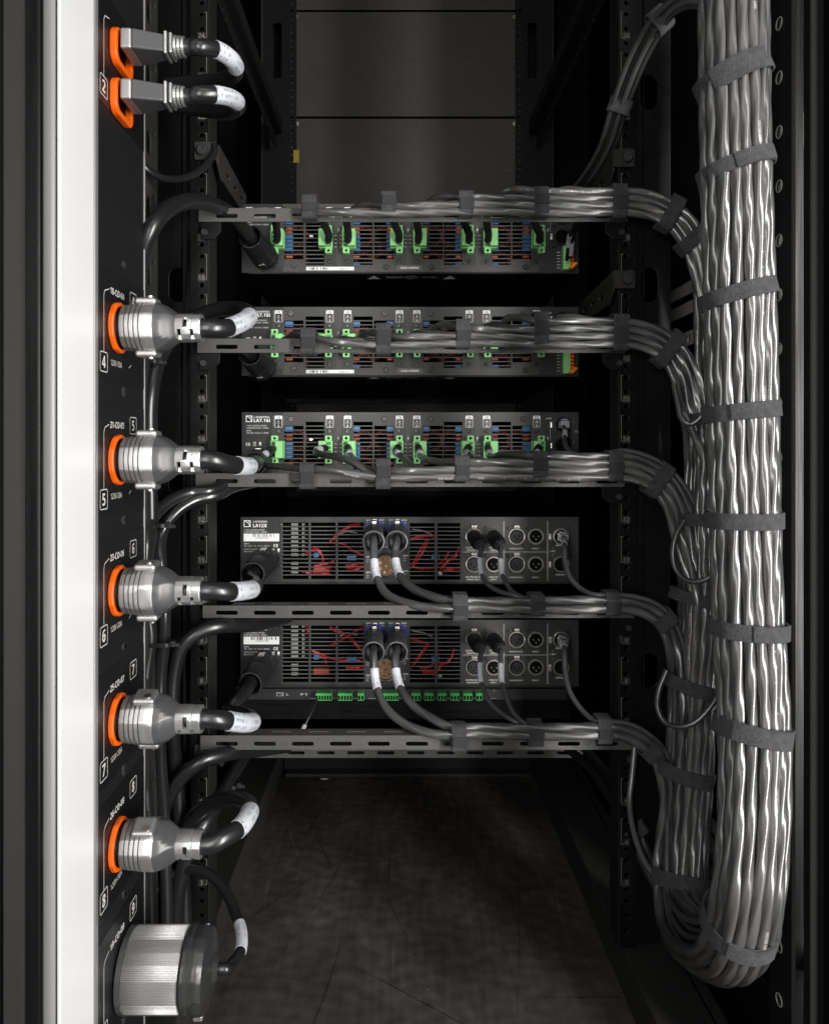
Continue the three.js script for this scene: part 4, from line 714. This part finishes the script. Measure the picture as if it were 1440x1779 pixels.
// ---------------------------------------------------------------- the speaker cables: along the bars, down the rear trunk, round the loop, up the front trunk
const TR = [[1203, 440, 0.832], [1203, 560, 0.832], [1203, 700, 0.832], [1200, 880, 0.832], [1203, 1040, 0.83], [1197, 1180, 0.828], [1190, 1345, 0.822], [1182, 1480, 0.81], [1184, 1570, 0.79], [1202, 1618, 0.74], [1240, 1646, 0.668], [1276, 1626, 0.608], [1293, 1556, 0.593], [1303, 1440, 0.597], [1306, 1265, 0.605], [1298, 1090, 0.61], [1291, 897, 0.612], [1286, 712, 0.612], [1281, 512, 0.612], [1276, 285, 0.612], [1272, 135, 0.612], [1269, -20, 0.612], [1268, -160, 0.612]];
const trunk = curveOf(TR.map((p) => P(...p))), TN = 240, TF = frames(trunk, 0, 1, TN), TL = trunk.getLength();
const project = (p) => [VX + p.x / -p.z * F, VY - (p.y - EYE) / -p.z * F];
const trunkAt = (py, front) => { let best = 0, bd = 1e9; const half = TF.findIndex((f) => f.p.z > -0.69); TF.forEach((f, i) => { if ((i > half) !== front) return; const d = Math.abs(project(f.p)[1] - py); if (d < bd) { bd = d; best = i; } }); return best; };
const slots = [[0, 0]];   // round packing: one in the middle, then 6, 12 and 18
for (let r = 1; r <= 3; r++) for (let k = 0; k < r * 6; k++) { const an = (k + r * 0.37) / (r * 6) * Math.PI * 2; slots.push([r * 0.0078 * Math.cos(an), r * 0.0078 * Math.sin(an)]); }
slots.sort((a, b) => b[0] - a[0] || a[1] - b[1]);
let slotUsed = 0;
function takeSlots(n) { const s = slots.slice(slotUsed, slotUsed + n); slotUsed += n; return s; }
const hash = (n) => { const s = Math.sin(n * 127.1) * 43758.5453; return s - Math.floor(s); };
let cableNo = 0;
function trunkPoints(i0, [u, v]) {
  const out = [], k = ++cableNo, p1 = hash(k) * 6.3, p2 = hash(k + 50) * 6.3;
  for (let i = i0; i <= TN; i += 4) { const { p, a, b } = TF[i], s = i / TN * TL, w = 0.0007; out.push(p.clone().addScaledVector(a, u + w * Math.sin(s * 19 + p1)).addScaledVector(b, v + w * Math.sin(s * 23 + p2))); }
  return out;
}
const ordinals = ['first', 'second', 'third', 'fourth', 'fifth', 'sixth', 'seventh', 'eighth'];
const trays = [
  { row: 369, pitch: 12.4, join: 590, exit: [[1072, 351, 0.84], [1120, 355, 0.838], [1163, 372, 0.835], [1200, 412, 0.832], [1222, 470, 0.832]], lift: () => 0 },
  { row: 598, pitch: 13.2, join: 800, exit: [[1072, 578, 0.84], [1116, 584, 0.838], [1158, 604, 0.835], [1188, 648, 0.832], [1204, 705, 0.832]], lift: (x) => -13 * THREE.MathUtils.smoothstep(640 - x, 0, 160) },
  { row: 829, pitch: 12.4, join: 1030, exit: [[1072, 810, 0.84], [1106, 815, 0.838], [1142, 833, 0.835], [1172, 870, 0.832], [1192, 935, 0.832]], lift: (x) => -14 * THREE.MathUtils.smoothstep(680 - x, 0, 140) },
  { row: 1058, pitch: 14.5, join: 1230, exit: [[1062, 1048, 0.84], [1098, 1051, 0.838], [1130, 1061, 0.835], [1154, 1082, 0.832], [1172, 1130, 0.83]], lift: () => 0 },
  { row: 1277, pitch: 13.8, join: 1500, exit: [[1048, 1269, 0.84], [1086, 1273, 0.838], [1116, 1288, 0.835], [1142, 1316, 0.832], [1160, 1380, 0.826]], lift: () => 0 },
];
const ROWX = 1000;
function trayPath(T, x0, rowOff, d) {
  // points along the bar from x0 on, then round the corner; rowOff = pixels above the bottom row
  const pts = [], end = T.exit[0][0], mid = T.row - (T.exit[0][1]);
  for (let x = x0; x < end - 30; x += 62) pts.push(P(x, T.row - rowOff + T.lift(x) * (rowOff < 14 ? 1 : 0.6) + 1.6 * Math.sin(x * 0.021 + rowOff), d + 0.0006 * Math.sin(x * 0.03 + rowOff * 2)));
  for (let i = 0; i < T.exit.length; i++) {
    const [ex, ey, ed] = T.exit[i], n = T.exit[Math.min(i + 1, T.exit.length - 1)], q = T.exit[Math.max(i - 1, 0)];
    const tx = n[0] - q[0], ty = n[1] - q[1], l = Math.hypot(tx, ty), off = rowOff - mid;
    pts.push(P(ex + ty / l * off, ey - tx / l * off, ed + (d - 0.84)));
  }
  return pts;
}
function speakerCable(label, start, T, slot, o = {}) {
  const g = thing(o.name || 'speaker_cable', label, o.cat || 'cable', start[0].toArray()), org = g.position, r = o.r || 0.0040;
  const x0 = o.x0, path = [...start, ...trayPath(T, x0, o.rowOff, o.d), ...trunkPoints(trunkAt(T.join, false), slot)];
  const c = curveOf(rel(path, org)), L = c.getLength();
  part('jacket', sweep(c, r, { amp: o.amp ?? 0.07 + 0.055 * hash(cableNo * 5), lobes: 3, pitch: 0.038 + 0.014 * hash(cableNo), step: 0.004, radial: 15, phase: hash(cableNo * 3) * 6.3, uo: hash(cableNo * 7), jitter: 0.8 }), o.mat || (cableNo % 5 === 2 ? printed : jackets[Math.floor(hash(cableNo * 11) * 4)]), g);
  return { g, c, L };
}
const ampNames = ['highest amplifier', 'second amplifier from the top', 'third amplifier from the top'];
[0, 1, 2].forEach((k) => {
  const T = trays[k], got = takeSlots(8).sort((a, b) => b[1] - a[1]);
  const front = got.slice(0, 4).sort((a, b) => b[0] - a[0]), back = got.slice(4).sort((a, b) => b[0] - a[0]);
  const dy = [-362 + 4, -183, 0][k];
  CONN.forEach(([px, f], i) => {
    const row = i >> 1, col = i % 2, rowOff = row * T.pitch, ex = px - f * 3, ey = 776 + dy;
    let start, x0 = px + 95;
    if (k === 0) start = [[ex, ey + 2, 0.966], [ex + 1, ey - 10, 0.955], [ex - (i % 2 ? 8 : 2), ey - 34, 0.93], [ex + 4, ey - 50, 0.895], [ex + 34, T.row - rowOff, 0.862]];
    else if (k === 1) start = [[ex, ey, 0.966], [ex + 4, ey + 4, 0.95], [ex + 14, ey - 2, 0.92], [ex + 36, T.row - rowOff + T.lift(ex + 30) - 6, 0.875]];
    else if (i === 0) start = [[476, 779, 0.966], [466, 786, 0.95], [454, 794, 0.935], [452, 803, 0.915], [474, 809, 0.89], [516, 813, 0.862]];
    else if (i === 1) start = [[566, 778, 0.966], [556, 781, 0.945], [549, 785, 0.925], [566, 791, 0.9], [606, 800, 0.866]];
    else start = [[ex, ey, 0.966], [ex - (i % 2 ? 4 : -2), ey + 9, 0.95], [ex + 6, ey + 17, 0.925], [ex + 34, T.row - rowOff - 2, 0.87]];
    const sv = start.map((p) => P(...p));
    const { g, c, L } = speakerCable(`grey speaker cable from the ${ordinals[i]} green plug of the ${ampNames[k]}`, sv, T, (col ? back : front)[3 - row], { x0, rowOff, d: col ? 0.8475 : 0.8385 });
    // black sleeve over the end of the jacket, bare cores into the terminal
    part('end_sleeve', sweep(c, 0.0046, { amp: 0.02, t0: 0.003 / L, t1: (k === 2 ? 0.02 : 0.055) / L, step: 0.002, radial: 16 }), blackPlastic, g);
    for (const q of [-1, 1]) { const w = curveOf([V(0, 0, -0.006).add(V(0, q * 0.0022, 0)), V(q * 0.0012, q * 0.002, 0), c.getPointAt(0.006 / L)]); part('bare_core', sweep(w, 0.0011, { amp: 0, step: 0.001, radial: 8 }), q > 0 ? M('core_orange', [0.6, 0.12, 0.03], 0.4) : (i % 2 ? M('core_white', [0.7, 0.7, 0.66], 0.4) : M('core_green', [0.05, 0.3, 0.12], 0.4)), g); }
    if (k === 2) wrapLabel(c, 0.022 / L, 0.033 / L, 0.0047, g, i);
  });
});
// network cable of the third amplifier and the cables of the two red-wired amplifiers
function netPlug(g, c, px, py) {
  const o = g.position, p = P(px, py, AD - 0.002).sub(o);
  part('clear_plug', [rbox(0.0112, 0.0095, 0.018, p.x, p.y, p.z + 0.011, 0.0014), rbox(0.007, 0.002, 0.014, p.x, p.y + 0.006, p.z + 0.01, 0.0008)], M('clear_plastic', [0.55, 0.56, 0.62], 0.2, { transmission: 0.5, thickness: 0.004, ior: 1.5 }), g);
  part('contact_block', rbox(0.009, 0.006, 0.008, p.x, p.y, p.z + 0.007, 0.001), M('contact_mix', [0.25, 0.25, 0.3], 0.3), g);
}
{
  const T = trays[2], s = takeSlots(1)[0], st = [[977, 739, 0.972], [981, 748, 0.955], [981, 768, 0.925], [988, 783, 0.89], [1006, 794, 0.858], [1030, 796, 0.846]].map((p) => P(...p));
  const { g, c, L } = speakerCable('thin dark network cable from the clear plug of the third amplifier', st, T, s, { name: 'network_cable', r: 0.0029, amp: 0, x0: 1060, rowOff: 46, d: 0.844, mat: M('net_jacket', [0.05, 0.05, 0.055], 0.45) });
  netPlug(g, c, 976, 738); wrapLabel(c, 0.022 / L, 0.036 / L, 0.0033, g, 1);
}
const speakPlug = (() => ({ body: lathe([[0.006, 0.012], [0.0122, 0.012], [0.0128, 0.014], [0.0128, 0.03], [0.0124, 0.031], [0.0132, 0.045], [0.0136, 0.062], [0.0132, 0.0645], [0.0118, 0.065], [0.011, 0.062], [0.0102, 0.045], [0.006, 0.045]], 40), nose: lathe([[0.006, 0], [0.0112, 0], [0.0118, 0.001], [0.0118, 0.012], [0.006, 0.012]], 36) }))();
const xlrPlug = lathe([[0.004, 0], [0.0092, 0], [0.0095, 0.001], [0.0095, 0.02], [0.0091, 0.0208], [0.0091, 0.0216], [0.0095, 0.0224], [0.0094, 0.036], [0.0086, 0.039], [0.0068, 0.047], [0.0055, 0.05], [0.0054, 0.058], [0.005, 0.0595], [0.003, 0.0595]], 36);
function aim(geo, from, to) { return geo.clone().applyQuaternion(new THREE.Quaternion().setFromUnitVectors(V(0, 1, 0), to.clone().sub(from).normalize())); }
[[3, 0, 'upper red-wired amplifier'], [4, 179, 'lower red-wired amplifier']].forEach(([k, dy, who]) => {
  const T = trays[k], sl = takeSlots(5).sort((a, b) => Math.hypot(...b) - Math.hypot(...a)), lo = k === 4 ? 8 : 0;
  const defs = [
    { kind: 'speak', px: 651, tip: [649, 940 + lo * 1.6], r: 0.0047, rowOff: 0, d: 0.8385, pts: [[649, 960], [653, 998], [668, 1028], [700, 1046], [752, 1056]], x0: 830, lab: [0.012, 0.032], who: 'left blue speaker plug' },
    { kind: 'speak', px: 690, tip: [689, 940 + lo * 1.6], r: 0.0047, rowOff: T.pitch, d: 0.8385, pts: [[686, 962], [690, 990], [704, 1012], [738, 1032], [780, 1042]], x0: 850, lab: [0.016, 0.037], who: 'right blue speaker plug' },
    { kind: 'xlr', px: 823, tip: [836, 950], r: 0.0027, rowOff: 4, d: 0.847, pts: [[834, 966], [835, 992], [846, 1014], [868, 1028], [896, 1036]], x0: 930, lab: [0.012, 0.033], who: 'left round black signal plug' },
    { kind: 'xlr', px: 857, tip: [870, 950], r: 0.0027, rowOff: 15, d: 0.847, pts: [[869, 968], [871, 994], [880, 1014], [892, 1030], [915, 1040]], x0: 950, lab: [0.016, 0.038], who: 'right round black signal plug' },
    { kind: 'net', px: 974, tip: [978, 934], r: 0.003, rowOff: T.pitch + 10, d: 0.843, pts: [[980, 950], [981, 976], [990, 1004], [1010, 1024], [1034, 1034]], x0: 1046, lab: [0.02, 0.036], who: 'clear network plug' },
  ];
  defs.forEach((q, i) => {
    const n = q.pts.length, pd = [0.915, 0.9, 0.88, 0.862, 0.846], sag = k === 4 ? (j) => [0, 6, 16, 30, 36][j] : () => 0;
    const py0 = 932 + dy - (q.kind === 'speak' ? 10 : 0), base = P(q.px, py0, AD - 0.002), tip = P(q.tip[0], q.tip[1] + dy, q.kind === 'net' ? 0.966 : 0.925);
    const dir = tip.clone().sub(base).normalize(), first = base.clone().addScaledVector(dir, q.kind === 'speak' ? 0.035 : q.kind === 'xlr' ? 0.05 : 0.012);
    const second = base.clone().addScaledVector(dir, q.kind === 'speak' ? 0.062 : q.kind === 'xlr' ? 0.062 : 0.024);
    const rowY = (x) => T.row - q.rowOff;
    const start = [first, second, ...q.pts.map(([x, y], j) => P(x, k === 3 ? y : y + dy + sag(j) * (T.row - 1058 - dy + 36) / 36 * 0 + j / (n - 1) * (T.row - 1058 - dy), pd[j]))];
    const nm = q.kind === 'speak' ? 'speaker_cable' : q.kind === 'xlr' ? 'signal_cable' : 'network_cable';
    const { g, c, L } = speakerCable(`${q.kind === 'speak' ? 'grey speaker' : q.kind === 'xlr' ? 'thin dark signal' : 'thin dark network'} cable from the ${q.who} of the ${who}`, start, T, sl[i], { name: nm, r: q.r, amp: q.kind === 'speak' ? 0.085 : 0, x0: q.x0, rowOff: q.rowOff, d: q.d, mat: q.kind === 'speak' ? jackets[i] : M('net_jacket', [0.05, 0.05, 0.055], 0.45) });
    const o = g.position, loc = base.clone().sub(o);
    if (q.kind === 'speak') { part('plug_nose', aim(speakPlug.nose, base, tip).translate(loc.x, loc.y, loc.z), bluePlastic, g); part('plug_body', aim(speakPlug.body, base, tip).translate(loc.x, loc.y, loc.z), M('speaker_plug', [0.05, 0.05, 0.054], 0.4), g); part('plug_latch', rbox(0.006, 0.004, 0.012, loc.x, loc.y + 0.0125, loc.z + 0.016, 0.001), nickel, g); }
    else if (q.kind === 'xlr') { part('plug_body', aim(xlrPlug, base, tip).translate(loc.x, loc.y, loc.z), blackPlastic, g); part('plug_ring', aim(lathe([[0.0094, 0.0005], [0.0099, 0.001], [0.0099, 0.0035], [0.0094, 0.004]], 32), base, tip).translate(loc.x, loc.y, loc.z), nickel, g); part('boot_ring', aim(lathe([[0.0054, 0.0505], [0.0062, 0.051], [0.0062, 0.055], [0.0054, 0.056]], 26), base, tip).translate(loc.x, loc.y, loc.z), plugDark, g); }
    else netPlug(g, c, q.px, py0);
    const t0 = q.kind === 'net' ? 0.03 : q.kind === 'speak' ? 0.052 : 0.03; wrapLabel(c, t0 / L, (t0 + 0.024) / L, q.r + 0.0005, g, i);
  });
});
// two thin control cables of the highest amplifier
for (const [k, x] of [[0, 986], [1, 992]]) { const g = loose('control_cable', ['left of two thin control cables rising from the orange terminal of the highest amplifier', 'right of two thin control cables rising from the orange terminal of the highest amplifier'][k], [[x - 2, 452 - k * 4, 0.96], [x, 436, 0.95], [x + 2, 416, 0.935], [x + 8, 398, 0.91], [x + 20, 376, 0.88], [x + 40, 352, 0.868]], 0.0022, rubber, 'cable', 0); const c = curveOf(rel([[x - 2, 452 - k * 4, 0.96], [x, 436, 0.95], [x + 2, 416, 0.935], [x + 8, 398, 0.91]], g.position)); wrapLabel(c, k ? 0.1 : 0.35, k ? 0.45 : 0.7, 0.003, g, k); }
// thin cables leaving the trunk at the top
for (let k = 0; k < 4; k++) { const u = (k - 1.5) * 8, v = (k % 2) * 0.006; loose('thin_grey_cable', ['leftmost', 'second from left', 'third from left', 'rightmost'][k] + ' of four thin grey cables curving down left from the trunk top', [[1258, 40 + u, 0.63 + v], [1238, 10 + u, 0.635 + v], [1206, -2 + u, 0.65 + v], [1172, 10 + u, 0.68 + v], [1143 + u * 0.7, 40 + u * 0.7, 0.71 + v], [1108 + u, 100 + u * 0.4, 0.76 + v], [1076 + u, 184 + u * 0.2, 0.815 + v], [1056 + u, 250, 0.86 + v], [1034 + u, 292, 0.905 + v], [1006 + u, 330, 0.98 + v], [985 + u, 352, 1.06 + v]], 0.0027, jackets[k], 'cable', 0.02); }
// thin cables looped round the rear trunk
const loops = [
  ['thin dark cable hooked round the rear trunk beside the second tray bend', [[1170, 668, 0.80], [1178, 705, 0.79], [1184, 728, 0.784], [1198, 737, 0.78], [1216, 725, 0.776], [1238, 690, 0.772], [1250, 660, 0.77]], 0.003],
  ['thin dark cable looping under the third tray bend, round the rear trunk', [[1188, 905, 0.79], [1174, 930, 0.785], [1168, 962, 0.782], [1174, 990, 0.78], [1192, 1008, 0.778], [1215, 1010, 0.776], [1240, 998, 0.774], [1256, 985, 0.774]], 0.0028],
  ['thin grey cable hanging in a wide loop round the rear trunk above its lowest straps', [[1158, 1165, 0.785], [1144, 1200, 0.782], [1142, 1230, 0.78], [1154, 1254, 0.776], [1178, 1263, 0.774], [1205, 1256, 0.772], [1232, 1230, 0.77], [1252, 1196, 0.768], [1262, 1170, 0.768]], 0.0027],
  ['thin pale cable hanging straight down from the right end of the lowest bar', [[1103, 1286, 0.845], [1101, 1310, 0.84], [1097, 1350, 0.835], [1093, 1390, 0.83], [1097, 1430, 0.83], [1108, 1470, 0.828], [1128, 1510, 0.825], [1160, 1545, 0.815]], 0.003],
  ['left of two dark cables slanting from under the lowest bar to the trunk foot', [[985, 1300, 1.05], [1020, 1330, 1.0], [1058, 1380, 0.94], [1088, 1430, 0.89], [1112, 1490, 0.86], [1140, 1540, 0.835], [1170, 1570, 0.82]], 0.0056],
  ['right of two dark cables slanting from under the lowest bar to the trunk foot', [[1010, 1295, 1.06], [1046, 1335, 1.0], [1080, 1385, 0.93], [1104, 1430, 0.88], [1126, 1482, 0.855], [1150, 1525, 0.832], [1178, 1552, 0.82]], 0.0056],
];
loops.forEach(([label, pts, r], k) => loose(k < 3 ? 'looped_cable' : 'floor_cable', label, pts, r, k === 3 ? jackets[2] : k < 3 ? jackets[1] : rubber, 'cable', 0.02));

// ---------------------------------------------------------------- hook-and-loop straps
const nth = ['leftmost', 'second from left', 'middle', 'fourth from left', 'rightmost'], bundleNames = ['top cable bundle', 'second cable bundle from the top', 'third cable bundle from the top', 'fourth cable bundle from the top', 'lowest cable bundle'];
const trayStraps = [
  [[539, 342, 384], [675, 336, 375], [808, 335, 378], [937, 328, 380], [1072, 323, 383]], [[537, 571, 617], [666, 563, 617], [803, 556, 606], [937, 543, 604], [1073, 547, 611]],
  [[535, 804, 849], [666, 796, 849], [801, 791, 836], [935, 783, 833], [1065, 782, 836]], [[798, 1030, 1076], [930, 1030, 1068], [1060, 1026, 1067]], [[796, 1257, 1301], [928, 1252, 1292], [1046, 1243, 1288]]];
trayStraps.forEach((list, k) => list.forEach(([x, y0, y1], i) => {
  const d = 0.8465, a = P(x, (y0 + y1) / 2, d), hh = (y1 - y0) / 2 / F * d, tilt = x > 1050 ? 0.1 : 0.03 * Math.sin(i * 5 + k);
  const nm = list.length === 5 ? nth[i] : ['leftmost', 'middle', 'rightmost'][i];
  strap(a, V(1, 0, 0), V(tilt, 1, 0), hh, 0.0128, 25 / F * d, `felt strap tying the ${bundleNames[k]} to its bar, ${nm}`, { corner: 0.005, tail: false, flap: [(i % 2 ? 0.1 : -0.12) - 0.05 * (k % 2), 0.7 + 0.1 * ((i + k) % 3)] });
}));
[[0, 1163, 372, 28, 'first', 31], [0, 1203, 415, 48, 'second', 32], [1, 1160, 606, 36, 'only', 34], [2, 1141, 833, 34, 'only', 32], [3, 1152, 1076, 50, 'only', 20], [4, 1128, 1302, 45, 'only', 18]].forEach(([k, x, y, ang, w, half]) => {
  const t = ang * Math.PI / 180, d = 0.834;
  strap(P(x, y, d), V(Math.cos(t), -Math.sin(t), 0), V(Math.sin(t), Math.cos(t), 0), half / F * d, 0.0125, 25 / F * d, w === 'only' ? `felt strap on the bend of the ${bundleNames[k]} beside the rail` : `dark felt strap on the top cable bundle's bend, ${w} after the rail`, { corner: 0.006, tail: false });
});
const order = ['highest', 'second from the top', 'third from the top', 'fourth from the top', 'fifth from the top', 'sixth from the top', 'seventh from the top'];
function trunkStrap(py, front, roll, rad, width, label, tailAt = 0.9, hw = rad, dx = 0) {
  const f = TF[trunkAt(py, front)], ax = f.t.clone().applyAxisAngle(V(0, 0, 1), roll * Math.PI / 180);
  strap(f.p.clone().addScaledVector(f.a, dx), ax, V(0, 0.25, 1), rad, hw, width, label, { corner: Math.min(hw, rad) * 0.98, tailAt, tail: hw === rad });
}
[[137, 22, 0.0165], [287, 15, 0.0115], [514, 13, 0.0125], [712, 4, 0.0125], [897, -1, 0.0125], [1090, -4, 0.0125], [1268, -9, 0.0145]].forEach(([y, roll, w], i) => trunkStrap(y, true, roll, 0.029, w, `grey felt strap round the thick front trunk, ${order[i]}`, [0.5, 1.1, 0.2, 0.9, 0.4, 1.3, 0.7][i]));
[[728, 4, 0.012], [897, 3, 0.0125], [1040, -12, 0.0125], [1186, -14, 0.0135], [1340, -10, 0.0145], [1528, -4, 0.015]].forEach(([y, roll, w], i) => trunkStrap(y, false, roll, 0.0288, w, `dark felt strap round the rear trunk left of the thick one, ${order[i]}`, 0.9, [0.0175, 0.0225, 0.0262, 0.0288, 0.0288, 0.0288][i], [0.0115, 0.0065, 0.0026, 0, 0, 0][i]));
{ const i = trunkAt(1600, true), f = TF[i]; strap(f.p, f.t, V(0, 0.3, 1), 0.0282, 0.0282, 0.015, 'grey felt strap slanting across the bottom loop of the thick trunk', { corner: 0.0277 }); }
{ const f = TF[trunkAt(1655, false)]; }
strap(P(1145, 36, 0.714), V(-0.75, -0.62, -0.2), V(0, 0, 1), 0.0085, 0.0115, 0.016, 'dark felt strap on the four thin cables, near the top edge', { corner: 0.006, tail: false });
strap(P(1076, 185, 0.82), V(-0.3, -0.9, -0.3), V(0, 0, 1), 0.0085, 0.012, 0.015, 'dark felt strap on the four thin cables, beside the right rail', { corner: 0.006, tail: false });
strap(P(1099, 1440, 0.872), V(0.45, -0.85, 0.2), V(0, 0, 1), 0.0105, 0.0145, 0.016, 'dark felt strap on the slanting cables below the lowest bar', { corner: 0.007, tail: false });
renderer.render(scene, camera);
